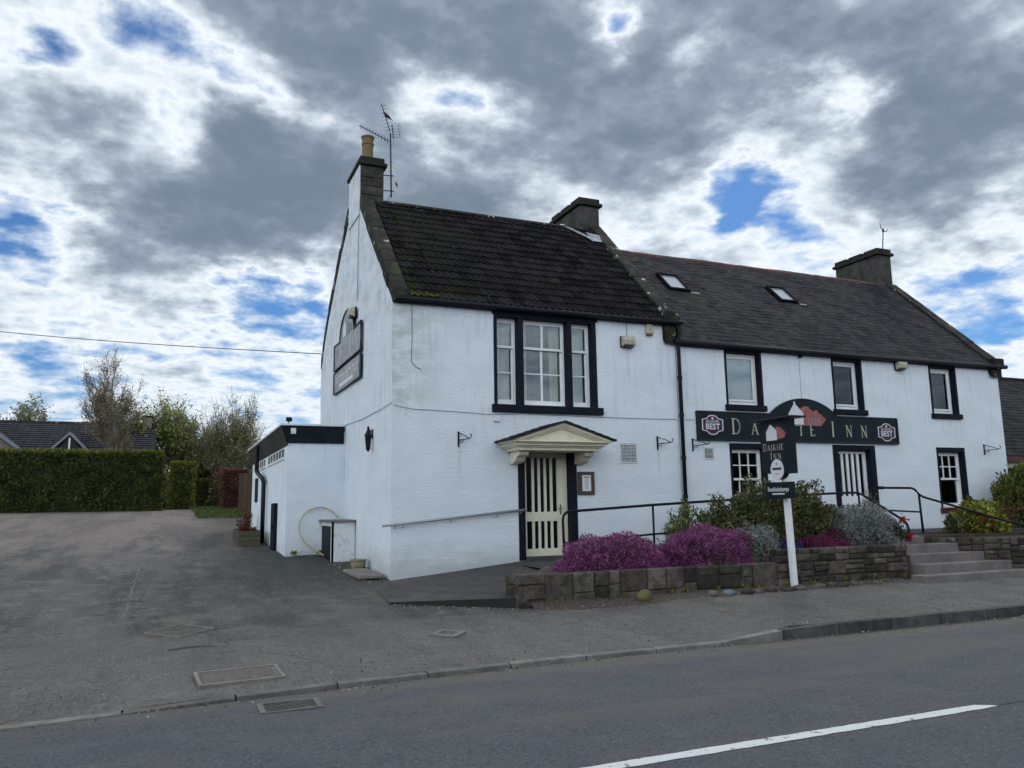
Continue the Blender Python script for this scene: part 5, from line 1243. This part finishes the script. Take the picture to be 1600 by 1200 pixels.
def bird(c, d_, s, label, name='bird'):
    c = Vector(c); d_ = Vector(d_).normalized(); pts_ = [c+d_*s*k for k in (-1.35,-.9,-.5,-.15,.2,.45,.62,.8)]
    pts_[5] += Vector((0,0,.06*s)); pts_[6] += Vector((0,0,.16*s)); pts_[7] += Vector((0,0,.18*s))
    t = thing(name, label, 'bird', tuple(c))
    mk(B().tube(pts_, [.05*s,.09*s,.2*s,.31*s,.30*s,.19*s,.17*s,.04*s], 10), 'body', M['bird'], t, smooth=True)
    mk(B().tube([pts_[7], pts_[7]+d_*.14*s], [.03*s,.006*s], 5), 'beak', M['iron'], t)
    for q in (-.06,.06): mk(B().tube([c+Vector((0,q*s,-.15*s)), c+Vector((.02,q*s,-.5*s))], .02*s, 4), 'leg', M['iron'], t)
bird((.58,2.92,10.24), (-.75,-.1,.45), .13, 'large grey bird perched on the upper aerial')
bird((.84,3.0,8.64), (-.3,-.2,.5), .07, 'small dark bird perched low beside the aerial mast')
V = thing('wind_vane', 'thin weather mast with curved arms on the right-hand chimney', 'weather mast', (16.25,3.2,8.85))
mk(B().tube([(16.25,3.2,8.75),(16.38,3.2,9.62)], .016, 6), 'mast', M['cable'], V)
mk(B().tube([(16.38,3.2,9.55),(16.28,3.2,9.62),(16.26,3.2,9.78)], .012, 5), 'arm', M['cable'], V); mk(B().tube([(16.38,3.2,9.55),(16.50,3.2,9.52),(16.56,3.2,9.60)], .012, 5), 'arm', M['cable'], V)
mk(B().lathe((16.37,3.2,9.5), [(.03,0),(.035,.04),(.02,.09)], 8), 'head', M['cable'], V)
# lamp on the annexe roof corner
t = thing('roof_lamp', 'small black floodlight on the annexe roof corner', 'floodlight', (AX+.02,AY+.1,3.17))
mk(B().tube([(AX+.02,AY+.1,3.16),(AX+.02,AY+.1,3.24)], .015, 6), 'stem', M['blackmetal'], t); mk(B().obox((AX+.02,AY+.06,3.27),(.13,.07,.09),(R(-30),0,0)), 'head', M['blackmetal'], t, bev=.01)
# overhead wire
A_ = Vector((.05,7.6,5.45)); P0 = Vector((-8.86,15.0,7.06)); dd = (P0-A_)
pts_ = [A_+dd*(k/12)+Vector((0,0,-.10*math.sin(math.pi*min(1,k/16)))) for k in range(40)]
mk(B().tube(pts_, .012, 5), 'overhead_wire', M['cable'], loc=tuple(A_), label='single overhead wire running from the gable off to the left', cat='overhead wire')
# ================================================================ planting
def lumpy(D, seed, amp=.10, f=3.0):
    x_, y_, z_ = D[:,0]*f, D[:,1]*f, D[:,2]*f
    return 1+amp*(np.sin(x_*1.7+seed)*np.cos(y_*1.9+seed*2)+.6*np.sin(x_*3.7+z_*3.1+seed*3)+.4*np.cos(y_*6.1-z_*5.3+seed))
def core_mesh(name, c, r, seed, mat_, k=.8):
    bm = bmesh.new(); bmesh.ops.create_icosphere(bm, subdivisions=3, radius=1)
    for v in bm.verts:
        q = k*float(lumpy(np.array([v.co]), seed)[0]); v.co = Vector((v.co.x*r[0]*q, v.co.y*r[1]*q, max(v.co.z, -.1)*r[2]*q))
    me = bpy.data.meshes.new(name); bm.to_mesh(me); bm.free(); me.materials.append(mat_); return me
def mound(name, label, cat, c, r, n, size, mat_, seed, aspect=.35, spiky=True, extra=None, group=None, core=None, depth=.3, clump=0, corek=.8, box=1.0):
    """dense low shrub: foliage through the outer shell of a lumpy mound"""
    t = thing(name, label, cat, c, group)
    D_ = RNG.normal(size=(n, 3)); D_[:,2] = np.abs(D_[:,2])*.9-.08; D_ /= np.linalg.norm(D_, axis=1, keepdims=True)
    rad = lumpy(D_, seed)*(1-depth*RNG.random(n)**2)
    if clump:
        CD = RNG.normal(size=(clump,3)); CD[:,2] = np.abs(CD[:,2]); CD /= np.linalg.norm(CD, axis=1, keepdims=True)
        dots = D_@CD.T; near = dots.max(1); rad *= 1-.55*np.clip((1-near)*18*min(1,clump/60), 0, .4)
    DS = np.sign(D_)*np.abs(D_)**box if box != 1 else D_
    P = DS*rad[:,None]*np.array(r)
    dirs = D_*np.array([1/r[0],1/r[1],1/r[2]]); dirs /= np.linalg.norm(dirs, axis=1, keepdims=True); dirs[:,2] += .35
    npobj('foliage', leafmesh('foliage', P, size, mat_, aspect, dirs if spiky else None, jit=1.0), t)
    npobj('branches', core_mesh('branches', c, r, seed, core or M['l_dark'], corek), t)
    if extra:
        m2, frac = extra; k = RNG.random(n) < frac
        npobj('flowers', leafmesh('flowers', P[k]*1.03, size*.9, m2, .6), t, kind='stuff')
    return t
mound('heather', 'bright purple heather mound nearest the cream door', 'heather', (3.0,-2.60,.18), (.98,.56,.60), 30000, .038, M['l_purple'], 1.3, .34, box=.93)
mound('heather', 'widest purple heather mound in the middle of the bed', 'heather', (4.82,-2.60,.18), (.92,.56,.68), 30000, .038, M['l_purple'], 4.1, .34, box=.93)
mound('heather', 'pale grey-green heather mound right of the purple ones', 'heather', (5.80,-2.62,.18), (.55,.52,.70), 15000, .036, M['l_grey'], 2.2, .34)
mound('heather', 'low dark magenta heather right of the sign post', 'heather', (7.15,-2.75,.36), (.62,.42,.28), 10000, .038, M['l_magenta'], 5.2, .34)
mound('heather', 'taller magenta heather under the grey one', 'heather', (7.65,-2.35,.40), (.62,.4,.48), 10000, .038, M['l_magenta'], 6.2, .34)
mound('heather', 'large grey flowering heather spilling over the wall end', 'heather', (8.5,-2.35,.36), (1.02,.52,.80), 27000, .038, M['l_grey'], 7.7, .34, extra=(M['l_magenta'], .02), box=.8)
mound('blue_flower_clump', 'small clump of deep blue flowers behind the sign post', 'flowers', (6.35,-2.9,.3), (.30,.22,.28), 1500, .045, M['l_blue'], 3.3, .6)
mound('evergreen_shrub', 'large olive rounded evergreen shrub behind the post sign', 'shrub', (6.86,-2.1,.3), (1.50,.66,1.36), 27000, .075, M['l_olive'], 2.9, .38, clump=110, depth=.4, box=.85)
def upright(name, label, c, w_, h, nst, leaf_n, size, mat_, seed, cat='shrub', spread=.35, bare=.25, sm=None, r0=.008):
    rs = random.Random(seed); t = thing(name, label, cat, c); sb_ = B(); P = []; Dd = []
    for i in range(nst):
        a = rs.uniform(0, 2*math.pi); d_ = rs.random()**.6*w_; b0 = Vector((c[0]+math.cos(a)*d_*spread, c[1]+math.sin(a)*d_*spread*.7, c[2]))
        tp = Vector((c[0]+math.cos(a)*d_, c[1]+math.sin(a)*d_*.6, c[2]+h*(1-.45*(d_/w_)**2)*rs.uniform(.75,1.05)))
        mid = b0.lerp(tp, .5)+Vector((rs.uniform(-.06,.06)*h, rs.uniform(-.04,.04)*h, 0)); pl = [b0.lerp(mid, k/3) for k in range(3)]+[mid.lerp(tp, k/3) for k in range(4)]
        sb_.tube(pl, [r0*(1.3-k*.15) for k in range(7)], 4)
        for _ in range(leaf_n//nst):
            k = bare+(1-bare)*rs.random()**.8; q = b0.lerp(tp, k)
            q = (b0.lerp(mid, k*2) if k < .5 else mid.lerp(tp, k*2-1))
            o_ = Vector((rs.gauss(0,1), rs.gauss(0,1), rs.gauss(0,1)))*.045*h**.5; P.append(q+o_-Vector(c)); Dd.append((tp-b0).normalized()+o_*6)
    mk(sb_, 'stems', sm or M['stem'], t)
    npobj('foliage', leafmesh('foliage', np.array(P), size, mat_, .4, np.array(Dd), jit=.9), t)
    return t
upright('shrub', 'loose pale green shrub left of the olive one, over the railing', (4.85,-2.0,.25), .42, 1.12, 22, 2600, .065, M['l_fresh'], 11)
upright('shrub', 'darker upright shrub between the pale one and the large evergreen', (5.55,-1.98,.25), .45, 1.12, 24, 3600, .07, M['l_olive'], 12)
upright('shrub', 'tiny pale tuft at the railing foot behind the heather', (4.35,-2.05,.25), .2, .45, 12, 500, .05, M['l_grey'], 13)
upright('climber', 'sparse upright twiggy climber left of the right-hand railing', (10.45,-.9,.55), .45, 1.0, 18, 700, .045, M['l_fresh'], 14, bare=.45, r0=.010, sm=M['bark_pale'])
upright('azalea', 'small azalea with bright pink blooms at the end of the bed', (9.12,-2.75,.42), .2, .5, 12, 500, .05, M['l_dark'], 15)
az = [o for o in bpy.data.objects if o.name.startswith('azalea')][0]
for c_ in ((9.18,-2.84,.88),(9.30,-2.86,.57)):
    P = [[c_[i]+random.gauss(0,.032)-(9.12,-2.75,.42)[i] for i in range(3)] for _ in range(70 if c_[2] != .98 else 24)]
    npobj('bloom', leafmesh('bloom', np.array(P), .06, M['l_pink'], .8), az, kind='stuff')
mound('spotted_laurel', 'yellow and green leafy shrub below the dark-red-silled window', 'shrub', (12.35,-2.0,.5), (.72,.5,.72), 3000, .13, M['l_yellow'], 8.8, .45, depth=.6, extra=(M['l_red'], .06), corek=.6)
upright('green_ground_plant', 'low dark green plant at the left of the yellow shrub', (11.55,-2.1,.5), .35, .42, 16, 1000, .08, M['l_olive'], 16, cat='plant')
upright('rose_bush', 'thin red-leaved rose twigs right of the yellow shrub', (13.3,-2.0,.5), .5, .75, 12, 260, .07, M['l_red'], 17, bare=.5)
upright('rose_bush', 'sparse green rose at the foot of the bamboo', (14.1,-2.2,.45), .55, .5, 14, 400, .07, M['l_olive'], 18, bare=.4)
upright('bamboo_clump', 'tall feathery yellow-green bamboo clump at the far right wall', (15.9,-1.0,.5), 1.25, 1.75, 70, 14000, .11, M['l_bamboo'], 19, cat='bamboo', spread=.75, bare=.08)
upright('trough_plant', 'red leaved plant growing in the dark timber trough', (-1.76,8.1,.62), .34, .24, 20, 1400, .07, M['l_red'], 20, cat='plant', bare=0)
upright('trough_plant', 'second reddish plant at the rear end of the trough', (-1.60,10.2,.6), .3, .75, 14, 900, .07, M['l_beech'], 21, cat='plant', bare=.1)

# ---------------------------------------------------------------- hedges
def hedge(name, label, x0, x1, y0, y1, z0, z1, n, size, mat_, core, top=None, sway=.12):
    c = ((x0+x1)/2, (y0+y1)/2, z0); t = thing(name, label, 'hedge', c)
    A = [(x1-x0)*(z1-z0), (y1-y0)*(z1-z0), (y1-y0)*(z1-z0), (x1-x0)*(y1-y0)]; tot = sum(A); Ps = []; Ds = []; tp = []
    for k, a in enumerate(A):
        m_ = int(n*a/tot); u, v_ = RNG.random(m_), RNG.random(m_)
        if k == 0: p_ = np.stack([x0+u*(x1-x0), np.full(m_, y0), z0+v_*(z1-z0)], 1); d_ = (0,-1,.5)
        elif k == 1: p_ = np.stack([np.full(m_, x1), y0+u*(y1-y0), z0+v_*(z1-z0)], 1); d_ = (1,0,.5)
        elif k == 2: p_ = np.stack([np.full(m_, x0), y0+u*(y1-y0), z0+v_*(z1-z0)], 1); d_ = (-1,0,.5)
        else: p_ = np.stack([x0+u*(x1-x0), y0+v_*(y1-y0), np.full(m_, z1)], 1); d_ = (0,0,1)
        d_ = np.array(d_, float); off = sway*(np.sin(p_[:,0]*2.3+p_[:,2]*1.9)+.7*np.sin(p_[:,0]*5.1-p_[:,2]*4.3+p_[:,1]*3)+.5*np.sin(p_[:,2]*9+p_[:,0]*7))*.5-RNG.random(m_)**1.5*.22
        nd = d_.copy(); nd[2] = 1 if k == 3 else 0
        Ps.append(p_+nd*off[:,None]); Ds.append(np.tile(d_, (m_, 1)))
    P = np.concatenate(Ps)-np.array(c); Dd = np.concatenate(Ds)
    npobj('foliage', leafmesh('foliage', P, size, mat_, .4, Dd, jit=1.1), t)
    if top:
        m_ = n//8; P2 = np.stack([x0+RNG.random(m_)*(x1-x0), y0+RNG.random(m_)**2*(y1-y0), z1+RNG.random(m_)**2*.16-.03], 1)-np.array(c)
        npobj('top_leaves', leafmesh('top_leaves', P2, size, top, .4, np.tile(np.array([0,-.3,1.]), (m_,1)), jit=.8), t)
    mk(B().box(x0+.18, x1-.18, y0+.18, y1-.18, z0-.2, z1-.15), 'branches', core, t)
    return t
hedge('conifer_hedge', 'long tall dark clipped conifer hedge across the far side of the yard', -19, -3.98, 24, 26, 1.28, 3.82, 62000, .12, M['l_hedge'], M['l_dark'], M['l_hedge2'])  # top leaves paler than the face
hedge('conifer_hedge', 'shorter lighter green hedge end right of the dark one', -3.72, -2.55, 27.6, 30.5, 1.33, 3.55, 14000, .11, M['l_hedge2'], M['l_dark'], M['l_hedge2'])
hedge('conifer_hedge', 'small dark hedge between the light hedge and the brown one', -2.5, -.6, 33.5, 34.5, 1.36, 2.98, 9000, .12, M['l_hedge'], M['l_dark'], M['l_hedge'])
hedge('beech_hedge', 'brown-leaved beech hedge beside the annexe', -1.62, -.55, 22.5, 24.5, 1.2, 3.06, 16000, .10, M['l_beech'], M['wood_brown'], None, sway=.16)
FN = thing('timber_fence', 'tall brown vertical board fence at the end of the annexe', 'fence', (-.7,19.0,1.1))
for i in range(9): mk(B().box(-1.20+i*.16,-1.05+i*.16,19.0,19.03,1.0,2.72+random.uniform(-.02,.02)), 'board', M['fence'], FN)
mk(B().box(-1.2,.25,19.035,19.08,1.4,1.5).box(-1.2,.25,19.035,19.08,2.3,2.4), 'rail', M['fence'], FN)
b = B(); X_ = lin(-2.7,-.4,14); Y_ = lin(17,27,14)
for y_ in Y_:
    for x_ in X_: b.v.append((x_, y_, G(x_,y_)+(.05 if -2.7 < x_ < -.4 and 17 < y_ < 27 else -.02)))
b.f = [(j*14+i,j*14+i+1,(j+1)*14+i+1,(j+1)*14+i) for j in range(13) for i in range(13)]
mk(b, 'grass_verge', M['grass'], kind='structure', recalc=False)
P = np.stack([RNG.uniform(-2.75,-.4,9000), RNG.uniform(16.9,27,9000), np.zeros(9000)], 1); P[:,2] = [G(a,c)+.07 for a,c in P[:,:2]]
npobj('grass_blades', leafmesh('grass_blades', P, .13, leafm('grass_leaf', (.05,.08,.02), (.09,.11,.03)), .2, np.tile(np.array([0,0,1.]), (9000,1)), jit=.6), kind='stuff')

# ---------------------------------------------------------------- trees
RMIN = .011
def tree(name, label, base, h, seed, spread=.5, levels=5, r0=.16, leafmat=None, leafn=8, leafsize=.12, bark=None, up=.25, nb=(3,4), trunk=.28, droop=0, stems=1, ratio=.66, group=None, cat='tree', leafspread=.3, rmin=.010):
    rs = random.Random(seed); t = thing(name, label, cat, base, group); tb = B(); cb = B(); LP = []; LD = []
    def grow(p_, d_, ln, r_, lv):
        n = 4 if lv < levels-1 else 3; pts_ = [p_]; q = p_; dd_ = d_.copy()
        for k in range(n):
            dd_ = (dd_+Vector((rs.gauss(0,.10), rs.gauss(0,.10), rs.gauss(0,.06)+up*.12-droop*(lv/levels)**2*.5))).normalized(); q = q+dd_*ln/n; pts_.append(q)
        r1 = r_*.62; r_ = max(r_, rmin); r1 = max(r1, rmin*.8); (tb if lv == 0 else cb).tube(pts_, [r_+(r1-r_)*k/n for k in range(n+1)], 7 if lv == 0 else (5 if lv < 3 else 3), cap=False)
        if lv >= levels:
            for _ in range(leafn):
                k = rs.random(); w_ = pts_[0].lerp(pts_[-1], k)+Vector((rs.gauss(0,1),rs.gauss(0,1),rs.gauss(0,1)))*leafspread*.35; LP.append(w_-Vector(base)); LD.append(dd_)
            return
        m_ = rs.randint(*nb)+(1 if lv == 0 else 0)
        for i in range(m_):
            k = rs.uniform(.35, 1) if lv else rs.uniform(trunk, 1); s_ = pts_[0].lerp(pts_[-1], k) if n < 2 else pts_[min(n, int(k*n))]
            a = rs.uniform(0, 2*math.pi); tl = rs.gauss(spread, .12)*(1.1 if lv else 1)
            u = dd_.orthogonal().normalized(); v_ = dd_.cross(u); nd = (dd_*math.cos(tl)+(u*math.cos(a)+v_*math.sin(a))*math.sin(tl)).normalized()
            grow(s_, nd, ln*ratio*rs.uniform(.75,1.1), r1*.7, lv+1)
        grow(pts_[-1], dd_, ln*ratio*1.05, r1, lv+1)
    tot = sum(ratio**k for k in range(levels+1))
    for s_ in range(stems):
        a = 2*math.pi*s_/stems+.5; d0 = Vector((math.cos(a)*.28*(stems>1), math.sin(a)*.28*(stems>1), 1)).normalized()
        grow(Vector(base)+Vector((math.cos(a),math.sin(a),0))*.12*(stems>1), d0, h/tot*1.05, r0, 0)
    mk(tb, 'trunk', bark or M['bark'], t, smooth=True, recalc=False); 
    if leafmat: npobj('crown', leafmesh('crown', np.array(LP), leafsize, leafmat, .55), t)
    mk(cb, 'limbs', bark or M['bark'], t, recalc=False)
    return t
GB = 1.45
tree('birch_tree', 'tall airy birch with small brown catkins behind the dark house', (-6.0,31,GB), 8.0, 12, .27, 6, .10, M['l_birch'], 5, .075, M['bark_pale'], up=.9, nb=(2,3), trunk=.12, droop=.25, ratio=.70, rmin=.007)
tree('spring_tree', 'pale budding tree right of the birch', (-4.6,37,GB), 6.9, 8, .5, 5, .11, M['l_spring'], 9, .15, M['bark'], up=.2, ratio=.7, stems=2, leafspread=.5)
tree('bare_tree', 'wide rounded bare tree with many fine twigs above the brown hedge', (-.75,36,GB), 6.3, 21, .42, 6, .08, M['l_spring'], 2, .10, M['bark'], up=.3, ratio=.76, stems=7, nb=(2,2), trunk=.2)
tree('bare_tree', 'darker bare thicket tree left of the rounded bare tree', (-2.2,39,GB), 5.0, 33, .34, 6, .08, M['l_birch'], 1, .10, M['bark'], up=.35, ratio=.76, stems=5, nb=(2,2), trunk=.2)
tree('blossom_tree', 'faint pale blossoming tree behind the dark house roof', (-13.5,52,GB), 8.3, 44, .6, 5, .16, M['l_white'], 8, .22, M['bark'], up=.15, ratio=.7, leafspread=.6)
tree('spring_tree', 'small budding tree farther right behind the house', (-6.6,50,GB), 7.0, 46, .6, 5, .14, M['l_white'], 7, .20, M['bark'], up=.15, ratio=.7, leafspread=.6)
def bushy(name, label, c, r, n, mat_, seed): return mound(name, label, 'shrub', c, r, n, .16, mat_, seed, .5, depth=.5, clump=60, corek=.75)
bushy('garden_shrub', 'dark green garden shrub below the bare trees', (-1.9,37.5,1.4), (1.2,1.0,2.3), 8000, M['l_dark'], 1.1)
bushy('garden_shrub', 'mid green shrub left of the bare rounded tree', (-3.7,35.5,1.4), (.9,.8,2.0), 6000, M['l_olive'], 2.7)
bushy('garden_shrub', 'bright yellow-green shrub just left of the annexe fascia', (.55,30.5,1.4), (.7,.7,2.3), 5000, M['l_hedge2'], 3.9)
bushy('garden_shrub', 'olive shrub in front of the dark house beneath the birch', (-6.2,28.5,1.4), (1.6,.8,3.0), 9000, M['l_spring'], 5.9) if False else None
bushy('garden_shrub', 'low olive shrub above the brown beech hedge', (-1.0,32.0,1.4), (.9,.8,1.9), 6000, M['l_olive'], 6.6)

# ---------------------------------------------------------------- bungalow beyond the hedge
H = thing('bungalow', 'bungalow with dark tiled roof and small gabled dormer behind the hedge', 'house', (-10,33,1.4))
HY = 33.0; ez, rz = 4.25, 6.15
mk(B().box(-24,-4.9,HY,HY+8,1.0,4.3), 'wall', M['stonehouse'], H)
mk(B().prism([(HY-.4,ez-.1),(HY-.4,ez),(HY+4,rz+.15),(HY+8.4,ez),(HY+8.4,ez-.1),(HY+4,rz)], 'x', -24, -4.62), 'roof', M['slatehouse'], H)
sl_ = (rz+.15-ez)/4.4; b = B(); k = 0
while k*.33 < 4.75:
    s0 = k*.33; hh = .028
    c_, s_ = math.cos(math.atan(sl_)), math.sin(math.atan(sl_)); x_ = -24+.0
    while x_ < -4.7:
        y0_, z0_ = HY-.42+s0*c_, ez+s0*s_; y1_, z1_ = y0_+.36*c_, z0_+.36*s_
        b.add([(x_,y0_-s_*.06,z0_+.065),(x_+.31,y0_-s_*.06,z0_+.065),(x_+.31,y1_,z1_+.012),(x_,y1_,z1_+.012),(x_,y0_,z0_),(x_+.31,y0_,z0_)], [(0,1,2,3),(4,5,1,0)]); x_ += .33
    k += 1
o = mk(b, 'tile_courses', M['slatehouse'], H, recalc=False); o['kind'] = 'stuff'
mk(B().box(-24,-4.6,HY+3.88,HY+4.12,rz+.13,rz+.24), 'ridge', M['coping'], H)
# left cross gable, beige, with pale verge
mk(B().prism([(-15.2,1.2),(-10.75,1.2),(-10.75,4.45),(-12.9,6.1),(-15.2,4.4)], 'y', HY-1.6, HY+2), 'gable_wall', M['stonehouse'], H)
mk(B().prism([(-10.55,4.28),(-10.55,4.42),(-12.95,6.25),(-15.4,4.42),(-15.4,4.28),(-12.95,6.1)], 'y', HY-1.9, HY+3), 'cross_roof', M['slatehouse'], H)
for p_, q_ in (((-10.5,4.28),(-12.95,6.15)),((-12.95,6.15),(-15.4,4.28))): mk(B().prism([p_,q_,(q_[0],q_[1]+.17),(p_[0],p_[1]+.17)], 'y', HY-1.95, HY-1.88), 'bargeboard', M['greyprint'], H)
# small dormer gable with glazed front
dm = mk(B().prism([(-9.35,4.2),(-7.75,4.2),(-8.55,5.22)], 'y', HY-.62, HY+2), 'dormer', M['room'], H)
for p_, q_ in (((-9.55,4.2),(-8.55,5.25)),((-8.55,5.25),(-7.55,4.2))): mk(B().prism([p_,q_,(q_[0],q_[1]+.16),(p_[0],p_[1]+.16)], 'y', HY-.75, HY+2.1), 'verge', M['greyprint'], dm)
mk(B().box(-8.59,-8.51,HY-.66,HY-.62,4.2,5.1).box(-9.3,-7.8,HY-.66,HY-.62,4.18,4.3), 'mullion', M['white'], dm)
hc = mk(B().box(-5.35,-4.85,HY+3.4,HY+4.3,5.6,6.72), 'chimney', M['stonehouse'], H, bev=.02)
mk(B().box(-5.4,-4.8,HY+3.35,HY+4.35,6.725,6.80), 'cap', M['coping'], hc)

# ---------------------------------------------------------------- neighbour on the right
NB = thing('neighbouring_cottage', 'low neighbouring cottage with grey slate roof at the right edge', 'house', (20,2,.5))
mk(B().box(16.8,27,1.2,8,-.3,2.42), 'wall', M['cream'], NB)
mk(B().prism([(.95,2.34),(.95,2.42),(4.4,5.36),(8.2,2.4),(8.2,2.3),(4.4,5.26)], 'x', 16.5, 27.2), 'roof', M['slatem'], NB)
mk(B().box(16.5,27.2,.93,1.0,2.28,2.42), 'eaves_board', M['maroon'], NB)
b = B(); sn = (5.36-2.42)/3.45; tn = math.atan(sn)
for r_ in range(26):
    x_ = 16.5+(.15 if r_%2 else 0)
    while x_ < 24:
        s0 = r_*.175; y0_, z0_ = .93+s0*math.cos(tn), 2.42+s0*math.sin(tn); y1_, z1_ = y0_+.3*math.cos(tn), z0_+.3*math.sin(tn); j = random.uniform(0,.01)
        b.add([(x_,y0_-.008,z0_+.022+j),(x_+.29,y0_-.008,z0_+.022+j),(x_+.29,y1_,z1_+.006),(x_,y1_,z1_+.006),(x_,y0_,z0_+.008),(x_+.29,y0_,z0_+.008)], [(0,1,2,3),(4,5,1,0)]); x_ += .297
o = mk(b, 'slating', M['slatem'], NB, recalc=False); o['kind'] = 'stuff'
mk(B().box(16.5,27.2,4.3,4.5,5.33,5.42), 'ridge', M['coping'], NB)
mk(B().box(17.6,18.4,1.15,1.22,1.0,2.1), 'window', M['black'], NB)
# distant tree mass beyond the gardens, closing the horizon
P = []; 
for k in range(26):
    cx_ = -70+k*7+random.uniform(-2,2); cy_ = 110+random.uniform(-8,8); r_ = random.uniform(3.5,5.5)
    D_ = RNG.normal(size=(700,3)); D_ /= np.linalg.norm(D_,axis=1,keepdims=True); P.append(D_*np.array([r_*1.3,r_,r_*.75])*(1-.3*RNG.random((700,1)))+np.array([cx_,cy_,3.2]))
npobj('distant_wood', leafmesh('distant_wood', np.concatenate(P), .8, M['l_olive'], .6), kind='stuff')
# unseen hedge and wall added across the road, to darken the ground-floor reflections
P = np.stack([RNG.uniform(-30,70,26000), -27+RNG.normal(0,.5,26000), -.3+RNG.random(26000)*(5.2+.7*np.sin(np.arange(26000)))], 1)
npobj('unseen_hedge', leafmesh('unseen_hedge', P, .38, M['l_dark'], .6), kind='stuff')
mk(B().box(-30,70,-28.2,-27.3,-.4,4.6), 'unseen_wall', M['soil'], kind='structure')
# moss on the eaves and grit swept against the gable, ramp and kerb
P = np.stack([.30+RNG.random(500)**1.5*.55, -.12+RNG.normal(0,.03,500), 5.16+RNG.random(500)*.05], 1); mo = npobj('moss', leafmesh('moss', P, .035, M['l_hedge2'], .6), IA, kind='stuff')
P = []
for _ in range(1800):
    k = random.random()
    if k < .3: x_, y_ = -.05-abs(random.gauss(0,.35)), random.uniform(-.3, 3.0)
    elif k < .45: x_, y_ = random.uniform(-.6, 1.0), 0; y_ = -2.35-(x_+.6)*.6-abs(random.gauss(0,.12))
    elif k < .8: x_ = random.uniform(-7, 9); y_ = yk(x_)-abs(random.gauss(0,.13))
    else: x_ = random.uniform(-7, 9); y_ = yk(x_)+.15+abs(random.gauss(0,.5))
    P.append((x_, y_, (G(x_,y_) if y_ > yk(x_)+.12 else -.4)+.012))
npobj('grit', leafmesh('grit', np.array(P), .022, mat('grit', (.14,.125,.105), .9, (.26,.24,.21), 9, isl=.6), .7), kind='stuff')
P = []
for _ in range(1500):
    x_ = random.choice([random.uniform(1.1,8.7), random.uniform(-1.2,-.05)])
    y_ = -3.34-abs(random.gauss(0,.05)) if x_ > 0 else 4.2-abs(random.gauss(0,.04)); cl = math.sin(x_*9)+math.sin(x_*23+1)
    if cl < .5: continue
    P.append((x_, y_, G(x_,y_)+.05+random.random()*.05))
npobj('weeds', leafmesh('weeds', np.array(P), .07, M['l_hedge2'], .2, np.tile(np.array([0,0,1.]), (len(P),1)), jit=.8), kind='stuff')
print('objects', len(bpy.data.objects))
